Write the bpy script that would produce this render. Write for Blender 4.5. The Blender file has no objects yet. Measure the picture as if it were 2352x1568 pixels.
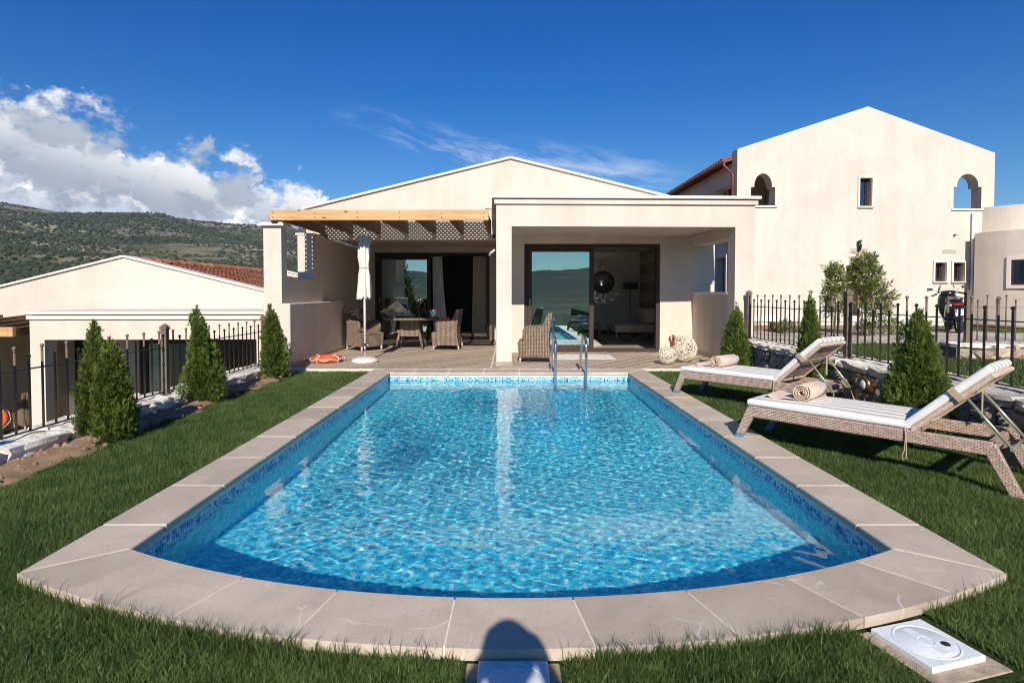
import bpy, bmesh, math, random
import numpy as np
from mathutils import Vector, Matrix
from mathutils.geometry import tessellate_polygon

random.seed(7)
RNG = np.random.default_rng(11)
scene = bpy.context.scene
COL = scene.collection
R = math.radians

# ------------------------------------------------------------------ camera
CAM_H = 1.30
PITCH = R(1.7)
FPX, WPX = 1350.0, 2352.0            # focal length and picture width in one unit
cam_data = bpy.data.cameras.new('camera')
cam = bpy.data.objects.new('camera', cam_data)
COL.objects.link(cam)
cam.location = (0, 0, CAM_H)
cam.rotation_euler = (R(90) - PITCH, 0, 0)
cam_data.sensor_width = 36.0
cam_data.lens = 36.0 * FPX / WPX
cam_data.shift_x = 10.0 / WPX
cam_data.shift_y = -(112.0 - FPX * math.tan(PITCH)) / WPX
cam_data.clip_start = 0.05
cam_data.clip_end = 9000
scene.camera = cam

# ------------------------------------------------------------------ light and picture
SUN_EL = R(31.0)
sun_data = bpy.data.lights.new('sun', 'SUN')
sun_data.energy = 5.0
sun_data.angle = R(0.53)
sun_data.color = (1.0, 0.945, 0.86)
sun = bpy.data.objects.new('sun', sun_data)
COL.objects.link(sun)
sun.rotation_euler = (R(90) - SUN_EL, 0, 0)     # shines towards +Y, from behind the camera
sun.location = (0, -30, 20)
scene.view_settings.view_transform = 'Standard'
scene.view_settings.look = 'None'
scene.view_settings.exposure = 0.30
scene.view_settings.gamma = 1.0
scene.view_settings.use_curve_mapping = False
scene.render.engine = 'CYCLES'
scene.cycles.use_denoising = True
scene.cycles.max_bounces = 10
scene.cycles.transparent_max_bounces = 16
scene.cycles.sample_clamp_indirect = 6.0
scene.cycles.blur_glossy = 0.3
scene.cycles.pixel_filter_type = 'BLACKMAN_HARRIS'
scene.cycles.filter_width = 1.05

# ------------------------------------------------------------------ node helpers
class NT:
    def __init__(s, tree):
        s.t = tree
    def n(s, typ, **kw):
        nd = s.t.nodes.new(typ)
        for k, v in kw.items():
            if k.startswith('i_'):
                key = k[2:]
                key = int(key) if key.isdigit() else key.replace('_', ' ')
                s.put(nd.inputs[key], v)
            else:
                setattr(nd, k, v)
        return nd
    def put(s, sock, v):
        if hasattr(v, 'is_output') or isinstance(v, bpy.types.NodeSocket):
            s.t.links.new(v, sock)
        else:
            sock.default_value = v
    def m(s, op, a, b=0.0, c=0.0, clamp=False):
        nd = s.t.nodes.new('ShaderNodeMath'); nd.operation = op; nd.use_clamp = clamp
        for i, v in enumerate((a, b, c)):
            s.put(nd.inputs[i], v)
        return nd.outputs[0]
    def mix(s, f, a, b, mode='MIX'):
        nd = s.t.nodes.new('ShaderNodeMix'); nd.data_type = 'RGBA'; nd.blend_type = mode
        s.put(nd.inputs[0], f)
        for i, v in ((6, a), (7, b)):
            if isinstance(v, (tuple, list)) and len(v) == 3: v = (*v, 1)
            s.put(nd.inputs[i], v)
        return nd.outputs[2]
    def smooth(s, x, lo, hi, a=0.0, b=1.0, kind='SMOOTHSTEP'):
        nd = s.t.nodes.new('ShaderNodeMapRange'); nd.interpolation_type = kind
        for i, v in enumerate((x, lo, hi, a, b)):
            s.put(nd.inputs[i], v)
        return nd.outputs[0]
    def noise(s, vec, scale, detail=4, rough=0.55, dist=0.0, w=None):
        nd = s.t.nodes.new('ShaderNodeTexNoise')
        if w is not None:
            nd.noise_dimensions = '4D'; nd.inputs['W'].default_value = w
        if vec is not None: s.t.links.new(vec, nd.inputs['Vector'])
        nd.inputs['Scale'].default_value = scale; nd.inputs['Detail'].default_value = detail
        nd.inputs['Roughness'].default_value = rough; nd.inputs['Distortion'].default_value = dist
        return nd.outputs[0]
    def noise2(s, x, y, off, detail=4, rough=0.55):
        nd = s.t.nodes.new('ShaderNodeTexNoise'); nd.noise_dimensions = '2D'
        s.t.links.new(s.comb(s.m('ADD', x, off), s.m('ADD', y, off*1.7), 0.0), nd.inputs['Vector'])
        nd.inputs['Scale'].default_value = 1.0; nd.inputs['Detail'].default_value = detail; nd.inputs['Roughness'].default_value = rough
        return nd.outputs[0]
    def comb(s, x, y, z=0.0):
        nd = s.t.nodes.new('ShaderNodeCombineXYZ')
        for i, v in enumerate((x, y, z)): s.put(nd.inputs[i], v)
        return nd.outputs[0]
    def sep(s, v):
        nd = s.t.nodes.new('ShaderNodeSeparateXYZ'); s.t.links.new(v, nd.inputs[0])
        return nd.outputs
    def mapping(s, v, loc=(0,0,0), rot=(0,0,0), sc=(1,1,1)):
        nd = s.t.nodes.new('ShaderNodeMapping'); s.t.links.new(v, nd.inputs[0])
        nd.inputs[1].default_value = loc; nd.inputs[2].default_value = rot; nd.inputs[3].default_value = sc
        return nd.outputs[0]
    def ramp(s, f, stops):
        nd = s.t.nodes.new('ShaderNodeValToRGB'); s.put(nd.inputs[0], f)
        el = nd.color_ramp.elements
        while len(el) < len(stops): el.new(0.5)
        for e, (p, c) in zip(el, stops):
            e.position = p; e.color = (*c, 1) if len(c) == 3 else c
        return nd.outputs[0]

# ------------------------------------------------------------------ sky
world = bpy.data.worlds.new('World')
scene.world = world
world.use_nodes = True
wt = NT(world.node_tree)
world.node_tree.nodes.clear()
sky = wt.n('ShaderNodeTexSky', sky_type='NISHITA', sun_disc=False, sun_elevation=SUN_EL, sun_rotation=R(180),
           altitude=300.0, air_density=1.0, dust_density=0.25, ozone_density=3.0)
SKY_STRENGTH = 0.054
tc = wt.n('ShaderNodeTexCoord')
dx, dy, dz = wt.sep(tc.outputs['Generated'])[:3]
az = wt.m('ARCTAN2', dx, dy)
el = wt.m('ARCSINE', dz)
azd = wt.m('MULTIPLY', az, 57.29578)
eld = wt.m('MULTIPLY', el, 57.29578)
blue = wt.n('ShaderNodeHueSaturation', i_Saturation=1.28, i_Value=1.3, i_Color=sky.outputs[0]).outputs[0]
gain = wt.mix(wt.smooth(eld, 0.0, 26.0), (0.78, 0.96, 1.12), (0.04, 0.72, 1.24))
blue = wt.mix(1.0, blue, gain, 'MULTIPLY')
MUL = lambda a_, b_: wt.m('MULTIPLY', a_, b_)
ADD = lambda a_, b_: wt.m('ADD', a_, b_)
SUB = lambda a_, b_: wt.m('SUBTRACT', a_, b_)
# cumulus bank over the hills: bright towers behind, softer grey-shaded clouds in front
wa = ADD(azd, MUL(SUB(wt.noise2(MUL(azd, 0.5), MUL(eld, 0.6), 1.0, 3), 0.5), 3.2))
we = ADD(eld, MUL(SUB(wt.noise2(MUL(azd, 0.5), MUL(eld, 0.6), 41.0, 3), 0.5), 3.2))
def lump(s, off, dele=0.0):
    nd = wt.n('ShaderNodeTexVoronoi', voronoi_dimensions='2D', i_Scale=1.0)
    wt.put(nd.inputs['Vector'], wt.comb(ADD(MUL(wa, s), off), ADD(MUL(ADD(we, dele), s*1.15), off*1.3), 0.0))
    return nd.outputs['Distance']
def puff(s, off):
    """heaped round lumps at three sizes; small near a lump's middle"""
    a_ = lump(s, off)
    return a_, ADD(ADD(MUL(a_, 0.55), MUL(lump(s*2.3, off+7), 0.28)), MUL(lump(s*5.2, off+13), 0.17))
fine = wt.noise2(MUL(azd, 0.9), MUL(eld, 1.1), 6.0, 6, 0.62)
soft = wt.noise2(MUL(azd, 0.23), MUL(eld, 0.36), 77.0, 5, 0.6)
# back layer
top_w = wt.smooth(azd, -44.0, -20.0, 10.4, 7.4, 'LINEAR')
top_w = SUB(top_w, wt.smooth(azd, -19.0, -8.0, 0.0, 9.5))
l1, pw = puff(0.30, 3.0); l1u = lump(0.30, 3.0, 0.9)
dw = ADD(SUB(top_w, eld), MUL(SUB(0.50, pw), 9.0))
dw = ADD(dw, MUL(SUB(fine, 0.5), 2.0))
mask_w = wt.smooth(dw, -0.1, 1.1)
lit_w = ADD(wt.smooth(SUB(l1u, l1), -0.30, 0.25), MUL(SUB(soft, 0.5), 1.1))
col_w = wt.mix(wt.smooth(lit_w, 0.15, 0.75), (9.6, 10.8, 12.8), (18.5, 18.2, 17.6))
# front layer
top_g = wt.smooth(azd, -41.0, -21.0, 14.6, 9.6, 'LINEAR')
top_g = SUB(top_g, wt.smooth(azd, -20.0, -13.0, 0.0, 7.0))
low_g = wt.smooth(azd, -41.0, -21.0, 7.4, 5.0, 'LINEAR')
g1, pg = puff(0.20, 21.0); g1u = lump(0.20, 21.0, 1.3)
over = wt.m('MINIMUM', SUB(top_g, eld), MUL(SUB(eld, low_g), 0.9))
dg = ADD(wt.m('MINIMUM', over, 2.4), MUL(SUB(0.42, pg), 6.0))
dg = ADD(dg, MUL(SUB(soft, 0.44), 6.5))
dg = ADD(dg, MUL(SUB(fine, 0.5), 2.4))
mask_g = wt.smooth(dg, -0.7, 2.0)
lit_g = ADD(wt.smooth(SUB(g1u, g1), -0.35, 0.35), MUL(SUB(fine, 0.5), 0.9))
edge = wt.smooth(SUB(top_g, eld), 0.3, 5.0, 1.0, 0.10)
lit_g = MUL(ADD(0.2, MUL(wt.smooth(lit_g, 0.1, 0.9), 0.8)), edge)
col_g = wt.mix(lit_g, (5.6, 6.6, 8.1), (15.5, 15.4, 15.2))
# thin cirrus streaks, drawn out along one wind direction
u = ADD(MUL(azd, 0.978), MUL(eld, -0.21))
v = ADD(MUL(azd, 0.21), MUL(eld, 0.978))
v2 = ADD(v, MUL(SUB(wt.noise2(MUL(u, 0.08), MUL(v, 0.2), 4.7, 4), 0.5), 2.8))
cn = wt.noise2(MUL(u, 0.14), MUL(v2, 0.8), 2.0, 8, 0.70)
wid = wt.smooth(u, -22.0, 12.0, 0.9, 3.0, 'LINEAR')
band = wt.m('DIVIDE', wt.m('ABSOLUTE', SUB(v2, 12.5)), wid)
cm = MUL(MUL(wt.smooth(band, 0.0, 1.25, 1.0, 0.0), wt.smooth(u, -22.0, -12.0)), wt.smooth(u, 8.0, 16.0, 1.0, 0.0))
thick = wt.smooth(u, -18.0, 12.0, 0.42, 0.28, 'LINEAR')
cir = MUL(MUL(cm, wt.smooth(cn, thick, ADD(thick, 0.40))), wt.smooth(u, -18.0, 10.0, 0.42, 0.85, 'LINEAR'))
c1 = wt.mix(cir, blue, (11.0, 12.2, 14.5))
c2 = wt.mix(mask_w, c1, col_w)
c3 = wt.mix(mask_g, c2, col_g)
bg0 = wt.n('ShaderNodeBackground', i_Strength=SKY_STRENGTH, i_Color=blue)
bg1 = wt.n('ShaderNodeBackground', i_Strength=SKY_STRENGTH, i_Color=c3)
# clouds are only worked out where there are any
zone = MUL(MUL(wt.m('GREATER_THAN', eld, -1.0), wt.m('LESS_THAN', eld, 24.0)), MUL(wt.m('GREATER_THAN', azd, -75.0), wt.m('LESS_THAN', azd, 22.0)))
zone = MUL(zone, wt.m('GREATER_THAN', dy, 0.0))
mx = wt.n('ShaderNodeMixShader', i_0=zone)
world.node_tree.links.new(bg0.outputs[0], mx.inputs[1]); world.node_tree.links.new(bg1.outputs[0], mx.inputs[2])
wo = wt.n('ShaderNodeOutputWorld')
world.node_tree.links.new(mx.outputs[0], wo.inputs[0])

# ------------------------------------------------------------------ where things stand: read off the picture plane once
CPX, HOR = 1166.0, 672.0
CY = HOR + FPX * math.tan(PITCH)
def at(x, y, Y=None, Z=None):
    F = Vector((0, math.cos(PITCH), -math.sin(PITCH))); U = Vector((0, math.sin(PITCH), math.cos(PITCH)))
    d = F * FPX + Vector((1, 0, 0)) * (x - CPX) + U * (CY - y)
    o = Vector((0, 0, CAM_H))
    t = (Y / d.y) if Y is not None else ((Z - CAM_H) / d.z)
    return o + d * t
# ------------------------------------------------------------------ mesh helpers
def rot_to(d):
    return Vector(d).normalized().to_track_quat('Z', 'Y').to_matrix()

class MB:
    """collects shapes; build() links them as ONE mesh object"""
    def __init__(s):
        s.v = []; s.f = []; s.m = []; s.sm = []
    def add(s, verts, faces, mat=0, smooth=False, M=None):
        o = len(s.v)
        if M is not None: verts = [M @ Vector(p) for p in verts]
        s.v.extend(tuple(p) for p in verts)
        for f in faces:
            s.f.append(tuple(i + o for i in f)); s.m.append(mat); s.sm.append(smooth)
        return s
    def box(s, a, b, mat=0, M=None):
        x0, y0, z0 = (min(a[i], b[i]) for i in range(3)); x1, y1, z1 = (max(a[i], b[i]) for i in range(3))
        v = [(x0,y0,z0),(x1,y0,z0),(x1,y1,z0),(x0,y1,z0),(x0,y0,z1),(x1,y0,z1),(x1,y1,z1),(x0,y1,z1)]
        f = [(0,3,2,1),(4,5,6,7),(0,1,5,4),(1,2,6,5),(2,3,7,6),(3,0,4,7)]
        return s.add(v, f, mat, False, M)
    def bar(s, p, q, w, h, mat=0, up=(0,0,1)):
        p = Vector(p); q = Vector(q); d = (q - p).normalized(); up = Vector(up)
        sx = d.cross(up); sx = sx.normalized() if sx.length > 1e-5 else Vector((1,0,0))
        sz = sx.cross(d)
        v = []
        for c in (p, q):
            for a, b in ((-1,-1),(1,-1),(1,1),(-1,1)):
                v.append(c + sx*(a*w/2) + sz*(b*h/2))
        f = [(3,2,1,0),(4,5,6,7),(0,1,5,4),(1,2,6,5),(2,3,7,6),(3,0,4,7)]
        return s.add(v, f, mat)
    def tube(s, path, r, n=8, mat=0, cap=True, smooth=True, closed=False):
        pts = [Vector(p) for p in path]; k = len(pts)
        rr = r if isinstance(r, (list, tuple)) else [r]*k
        v = []; prev = None
        for i, p in enumerate(pts):
            if closed: t = pts[(i+1) % k] - pts[i-1]
            else: t = pts[min(i+1, k-1)] - pts[max(i-1, 0)]
            t.normalize()
            if prev is None:
                a = Vector((0,0,1)) if abs(t.z) < 0.9 else Vector((1,0,0))
                nx = t.cross(a).normalized()
            else:
                nx = (prev - t*prev.dot(t)); nx = nx.normalized() if nx.length > 1e-6 else t.orthogonal().normalized()
            prev = nx; ny = t.cross(nx)
            for j in range(n):
                an = 2*math.pi*j/n
                v.append(p + (nx*math.cos(an) + ny*math.sin(an))*rr[i])
        f = []
        for i in range(k if closed else k-1):
            i2 = (i+1) % k
            for j in range(n):
                j2 = (j+1) % n
                f.append((i*n+j, i*n+j2, i2*n+j2, i2*n+j))
        s.add(v, f, mat, smooth)
        if cap and not closed:
            o = len(s.v) - len(v)
            s.f.append(tuple(o+j for j in reversed(range(n)))); s.m.append(mat); s.sm.append(False)
            s.f.append(tuple(o+(k-1)*n+j for j in range(n))); s.m.append(mat); s.sm.append(False)
        return s
    def lathe(s, prof, n=16, mat=0, c=(0,0,0), smooth=True, M=None, cap=True):
        v = []; k = len(prof)
        for r, z in prof:
            for j in range(n):
                a = 2*math.pi*j/n
                v.append((c[0]+r*math.cos(a), c[1]+r*math.sin(a), c[2]+z))
        f = []
        for i in range(k-1):
            for j in range(n):
                j2 = (j+1) % n
                f.append((i*n+j, i*n+j2, (i+1)*n+j2, (i+1)*n+j))
        if cap and prof[0][0] > 1e-6: f.append(tuple(reversed(range(n))))
        if cap and prof[-1][0] > 1e-6: f.append(tuple((k-1)*n+j for j in range(n)))
        return s.add(v, f, mat, smooth, M)
    def plate(s, loops, t0, t1, axis='y', mat=0, M=None):
        """flat plate with holes; loops are 2D; axis: the plate's thickness direction from t0 to t1"""
        def p3(p, t):
            return {'y': (p[0], t, p[1]), 'x': (t, p[0], p[1]), 'z': (p[0], p[1], t)}[axis]
        flat = [p for l in loops for p in l]
        tris = tessellate_polygon([[Vector((p[0], p[1], 0)) for p in l] for l in loops])
        n = len(flat)
        v = [p3(p, t0) for p in flat] + [p3(p, t1) for p in flat]
        f = []
        for a, b, c in tris:
            pa, pb, pc = flat[a], flat[b], flat[c]
            area = (pb[0]-pa[0])*(pc[1]-pa[1]) - (pb[1]-pa[1])*(pc[0]-pa[0])
            if abs(area) < 1e-10: continue
            if area < 0: b, c = c, b
            # for axis y the (x,z) ccw loop faces -y at t0
            if axis == 'y': f.append((a, b, c)); f.append((n+c, n+b, n+a))
            else: f.append((a, c, b)); f.append((n+a, n+b, n+c))
        o = 0
        for li, l in enumerate(loops):
            k = len(l)
            ar = sum(l[i][0]*l[(i+1) % k][1] - l[(i+1) % k][0]*l[i][1] for i in range(k))
            for i in range(k):
                a, b = o+i, o+(i+1) % k
                if (ar > 0) == (li == 0): q = (b, a, n+a, n+b)
                else: q = (a, b, n+b, n+a)
                if axis != 'y': q = tuple(reversed(q))
                f.append(q)
            o += k
        return s.add(v, f, mat, False, M)
    def build(s, name, mat=None, parent=None, loc=None, bevel=0.0, seg=1, rot=None, smooth_all=False, weld=False):
        me = bpy.data.meshes.new(name)
        me.from_pydata(s.v, [], s.f)
        mats = mat if isinstance(mat, (list, tuple)) else [mat]
        for m_ in mats: me.materials.append(m_)
        me.polygons.foreach_set('material_index', s.m)
        me.polygons.foreach_set('use_smooth', [True]*len(s.f) if smooth_all else s.sm)
        if weld or bevel > 0:
            bm = bmesh.new(); bm.from_mesh(me)
            if weld: bmesh.ops.remove_doubles(bm, verts=bm.verts, dist=1e-5)
            if bevel > 0:
                ed = [e for e in bm.edges if len(e.link_faces) == 2 and e.calc_face_angle(0) > 0.5]
                bmesh.ops.bevel(bm, geom=ed, offset=bevel, segments=seg, profile=0.5, affect='EDGES', clamp_overlap=True)
            bm.to_mesh(me); bm.free()
        box_uv(me)
        me.update()
        return link(name, me, parent, loc, rot)

def link(name, me, parent=None, loc=None, rot=None):
    ob = bpy.data.objects.new(name, me)
    COL.objects.link(ob)
    if parent is not None: ob.parent = parent
    if loc is not None: ob.location = loc
    if rot is not None: ob.rotation_euler = rot
    return ob

def box_uv(me):
    n = len(me.polygons)
    if n == 0: return
    uv = me.uv_layers.new(name='UVMap')
    co = np.empty(len(me.vertices)*3, np.float32); me.vertices.foreach_get('co', co); co = co.reshape(-1, 3)
    nr = np.empty(n*3, np.float32); me.polygons.foreach_get('normal', nr); nr = np.abs(nr.reshape(-1, 3))
    tot = np.empty(n, np.int32); me.polygons.foreach_get('loop_total', tot)
    lv = np.empty(len(me.loops), np.int32); me.loops.foreach_get('vertex_index', lv)
    ax = np.repeat(np.argmax(nr, 1), tot)
    c = co[lv]
    out = np.where((ax == 0)[:, None], c[:, [1, 2]], np.where((ax == 1)[:, None], c[:, [0, 2]], c[:, [0, 1]]))
    uv.data.foreach_set('uv', out.astype(np.float32).ravel())

def np_mesh(name, verts, faces, mat, parent=None, smooth=False, cols=None, fmat=None):
    """fast mesh from numpy arrays; faces: (n,k) int array"""
    me = bpy.data.meshes.new(name)
    nv = len(verts); nf, k = faces.shape
    me.vertices.add(nv); me.vertices.foreach_set('co', np.ascontiguousarray(verts, np.float32).ravel())
    me.loops.add(nf*k); me.loops.foreach_set('vertex_index', np.ascontiguousarray(faces, np.int32).ravel())
    me.polygons.add(nf); me.polygons.foreach_set('loop_start', np.arange(0, nf*k, k, dtype=np.int32))
    for m_ in (mat if isinstance(mat, (list, tuple)) else [mat]): me.materials.append(m_)
    if fmat is not None: me.polygons.foreach_set('material_index', np.ascontiguousarray(fmat, np.int32))
    me.polygons.foreach_set('use_smooth', np.full(nf, smooth))
    if cols is not None:
        at_ = me.color_attributes.new('tint', 'FLOAT_COLOR', 'POINT')
        at_.data.foreach_set('color', np.ascontiguousarray(cols, np.float32).ravel())
    me.update(calc_edges=True)
    me.validate()
    return link(name, me, parent)

def tag(o, label=None, cat=None, group=None, kind=None):
    if label: o['label'] = label
    if cat: o['category'] = cat
    if group: o['group'] = group
    if kind: o['kind'] = kind
    return o
def thing(name, label, cat, loc=(0,0,0), rz=0.0, group=None):
    e = bpy.data.objects.new(name, None); COL.objects.link(e)
    e.empty_display_size = 0.2
    e.location = loc; e.rotation_euler = (0, 0, rz)
    return tag(e, label, cat, group)
def struct(name, o):
    o['kind'] = 'structure'; return o
def copy_tree(o, parent=None):
    c = o.copy(); COL.objects.link(c); c.parent = parent
    for ch in list(o.children): copy_tree(ch, c)
    return c
def dup(o, loc, rz, label, group=None):
    c = copy_tree(o); c.location = loc; c.rotation_euler = (0, 0, rz); c['label'] = label
    if group: c['group'] = group
    return c

# ------------------------------------------------------------------ materials
MATS = {}
def new_mat(name):
    m = bpy.data.materials.new(name); m.use_nodes = True
    t = NT(m.node_tree); m.node_tree.nodes.clear()
    MATS[name] = m
    return m, t
def finish(m, t, bsdf):
    o = t.n('ShaderNodeOutputMaterial'); t.t.links.new(bsdf, o.inputs[0]); return m
def pbr(t, col, rough=0.6, normal=None, metal=0.0, spec=0.5, **kw):
    b = t.n('ShaderNodeBsdfPrincipled')
    if isinstance(col, tuple) and len(col) == 3: col = (*col, 1)
    t.put(b.inputs['Base Color'], col); t.put(b.inputs['Roughness'], rough); t.put(b.inputs['Metallic'], metal)
    t.put(b.inputs['Specular IOR Level'], spec)
    if normal is not None: t.t.links.new(normal, b.inputs['Normal'])
    for k, v in kw.items(): t.put(b.inputs[k.replace('_', ' ')], v)
    return b.outputs[0]
def bump(t, h, strength=0.3, dist=0.01, normal=None):
    nd = t.n('ShaderNodeBump', i_Strength=strength, i_Distance=dist, i_Height=h)
    if normal is not None: t.t.links.new(normal, nd.inputs['Normal'])
    return nd.outputs[0]
def objco(t): return t.n('ShaderNodeTexCoord').outputs['Object']
def geopos(t): return t.n('ShaderNodeNewGeometry').outputs['Position']
def uvco(t): return t.n('ShaderNodeTexCoord').outputs['UV']
def simple(name, col, rough=0.5, metal=0.0, var=0.12, scale=9.0, bmp=0.0, spec=0.5, bscale=None):
    m, t = new_mat(name)
    co = objco(t)
    n = t.noise(co, scale, 5, 0.6)
    f = t.smooth(n, 0.25, 0.75, 1.0 - var, 1.0 + var, 'LINEAR')
    c = t.mix(1.0, (*col, 1), t.comb(f, f, f), 'MULTIPLY')
    nr = None
    if bmp > 0: nr = bump(t, t.noise(co, bscale or scale*8, 4, 0.6), bmp, 0.004)
    rr = t.smooth(n, 0.2, 0.8, max(0.02, rough-0.08), min(1, rough+0.08), 'LINEAR')
    return finish(m, t, pbr(t, c, rr, nr, metal, spec))

def stucco(name, col, dirt=0.10):
    m, t = new_mat(name)
    co = geopos(t)
    a = t.noise(co, 0.75, 5, 0.62, 0.6)
    b = t.noise(co, 4.0, 4, 0.6)
    st = t.noise(t.mapping(co, sc=(3.2, 3.2, 0.28)), 1.0, 5, 0.6)
    f = t.smooth(a, 0.3, 0.72, 1.0-dirt, 1.04, 'LINEAR')
    f = t.m('MULTIPLY', f, t.smooth(b, 0.3, 0.7, 0.965, 1.02, 'LINEAR'))
    f = t.m('MULTIPLY', f, t.smooth(st, 0.35, 0.68, 0.915, 1.015, 'LINEAR'))
    c = t.mix(1.0, (*col, 1), t.comb(f, f, f), 'MULTIPLY')
    c = t.mix(t.smooth(a, 0.55, 0.75, 0.0, 0.22), c, (col[0]*0.98, col[1]*0.92, col[2]*0.84))
    h = t.m('ADD', t.m('MULTIPLY', t.noise(co, 14.0, 3, 0.6), 0.6), t.m('MULTIPLY', t.noise(co, 160.0, 2, 0.6), 0.4))
    nr = bump(t, h, 0.22, 0.008)
    return finish(m, t, pbr(t, c, 0.92, nr, 0, 0.15))
M_STUCCO = stucco('stucco_cream', (0.68, 0.585, 0.485), 0.14)
M_STUCCO2 = stucco('stucco_pale', (0.68, 0.592, 0.50), 0.12)
M_PLASTER = stucco('plaster_inside', (0.82, 0.77, 0.69), 0.05)
M_TRIM = simple('trim_white', (0.70, 0.62, 0.535), 0.75, 0, 0.05, 3.0, 0.1)

def mat_wood(name, c0, c1, knots=True, axis=0, rough=0.55):
    m, t = new_mat(name)
    co = objco(t)
    sc = [14.0, 14.0, 14.0]; sc[axis] = 0.9
    g = t.noise(t.mapping(co, sc=tuple(sc)), 1.0, 6, 0.62, 1.2)
    c = t.ramp(g, [(0.30, c0), (0.55, tuple((a+b)/2 for a, b in zip(c0, c1))), (0.75, c1)])
    big = t.noise(co, 1.3, 3, 0.5)
    c = t.mix(t.smooth(big, 0.35, 0.7, 0.0, 0.45), c, c1)
    if knots:
        sk = [7.0, 7.0, 7.0]; sk[axis] = 3.0
        vo = t.n('ShaderNodeTexVoronoi', i_Vector=t.mapping(co, sc=tuple(sk)), i_Scale=1.0)
        k = t.smooth(vo.outputs['Distance'], 0.07, 0.15, 1.0, 0.0)
        c = t.mix(k, c, tuple(x*0.35 for x in c0))
    nr = bump(t, g, 0.15, 0.004)
    return finish(m, t, pbr(t, c, rough, nr, 0, 0.3))
M_BEAM = mat_wood('pine_beam', (0.42, 0.22, 0.09), (0.66, 0.42, 0.20), True, 0)
M_RAFTER = mat_wood('pine_rafter', (0.13, 0.062, 0.03), (0.23, 0.115, 0.052), True, 1)
M_LATTICE = simple('lattice_wood', (0.16, 0.09, 0.05), 0.7)
M_DARKWOOD = mat_wood('brown_frame', (0.035, 0.021, 0.015), (0.06, 0.037, 0.026), False, 2, 0.45)
M_IRON = simple('fence_iron', (0.165, 0.118, 0.082), 0.6, 0.0, 0.25, 30.0, 0.15, 0.2)
M_STEEL = simple('steel', (0.72, 0.73, 0.74), 0.16, 1.0, 0.05, 12.0)
M_WHITE = simple('white_paint', (0.80, 0.80, 0.78), 0.35, 0, 0.05, 6.0)
M_BLACK = simple('black_plastic', (0.012, 0.012, 0.013), 0.35, 0, 0.2, 8.0)
M_COPPER = simple('copper_pipe', (0.16, 0.065, 0.045), 0.45, 0.3, 0.15, 8.0)

def mat_coping():
    m, t = new_mat('coping_stone')
    inf = t.n('ShaderNodeObjectInfo').outputs['Random']
    co = t.n('ShaderNodeVectorMath', operation='ADD', i_0=geopos(t)).outputs[0]
    off = t.comb(t.m('MULTIPLY', inf, 37.0), t.m('MULTIPLY', inf, 11.0), 0.0)
    t.t.links.new(off, co.node.inputs[1])
    a = t.noise(co, 2.2, 6, 0.62, 0.8)
    c = t.ramp(a, [(0.28, (0.415, 0.335, 0.250)), (0.5, (0.505, 0.412, 0.318)), (0.72, (0.58, 0.482, 0.378))])
    f = t.smooth(inf, 0.0, 1.0, 0.86, 1.12, 'LINEAR')
    c = t.mix(1.0, c, t.comb(f, f, f), 'MULTIPLY')
    sp = t.noise(co, 60.0, 3, 0.6)
    c = t.mix(t.smooth(sp, 0.58, 0.72, 0.0, 0.5), c, (0.25, 0.19, 0.15))
    c = t.mix(t.smooth(t.noise(co, 95.0, 2, 0.5), 0.70, 0.76, 0.0, 0.8), c, (0.72, 0.66, 0.58))
    # white calcite veins
    w = t.n('ShaderNodeTexNoise', i_Scale=2.2, i_Detail=3.0, i_Vector=co)
    wv = t.n('ShaderNodeVectorMath', operation='MULTIPLY_ADD', i_0=w.outputs['Color'], i_1=(0.45, 0.45, 0.3), i_2=co).outputs[0]
    vo = t.n('ShaderNodeTexVoronoi', feature='DISTANCE_TO_EDGE', i_Scale=1.7, i_Vector=wv).outputs['Distance']
    brk = t.smooth(t.noise(co, 4.1, 4, 0.6), 0.50, 0.64)
    vein = t.m('MULTIPLY', t.smooth(vo, 0.0, 0.013, 1.0, 0.0), brk)
    c = t.mix(t.m('MULTIPLY', vein, 0.68), c, (0.70, 0.64, 0.57))
    v3 = t.n('ShaderNodeTexVoronoi', feature='DISTANCE_TO_EDGE', i_Scale=5.5, i_Vector=wv).outputs['Distance']
    hair = t.m('MULTIPLY', t.smooth(v3, 0.0, 0.016, 1.0, 0.0), t.smooth(t.noise(co, 6.0, 4, 0.6, w=3.0), 0.52, 0.62))
    c = t.mix(t.m('MULTIPLY', hair, 0.4), c, (0.24, 0.18, 0.14))
    c = t.mix(t.smooth(t.noise(co, 0.9, 5, 0.65, w=5.0), 0.50, 0.72, 0.0, 0.35), c, (0.36, 0.285, 0.225))
    h = t.m('ADD', t.noise(co, 30.0, 5, 0.65), t.m('MULTIPLY', vein, -0.3))
    return finish(m, t, pbr(t, c, 0.62, bump(t, h, 0.18, 0.004), 0, 0.35))
M_COPING = mat_coping()
M_GROUT = simple('grout_pale', (0.74, 0.68, 0.60), 0.9, 0, 0.1, 20)
M_CONCRETE = simple('rough_concrete', (0.40, 0.31, 0.22), 0.95, 0, 0.35, 22.0, 0.8, 0.2, 70.0)
M_SOIL = simple('dry_soil', (0.30, 0.195, 0.12), 1.0, 0, 0.35, 7.0, 0.9, 0.1, 40.0)

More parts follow.
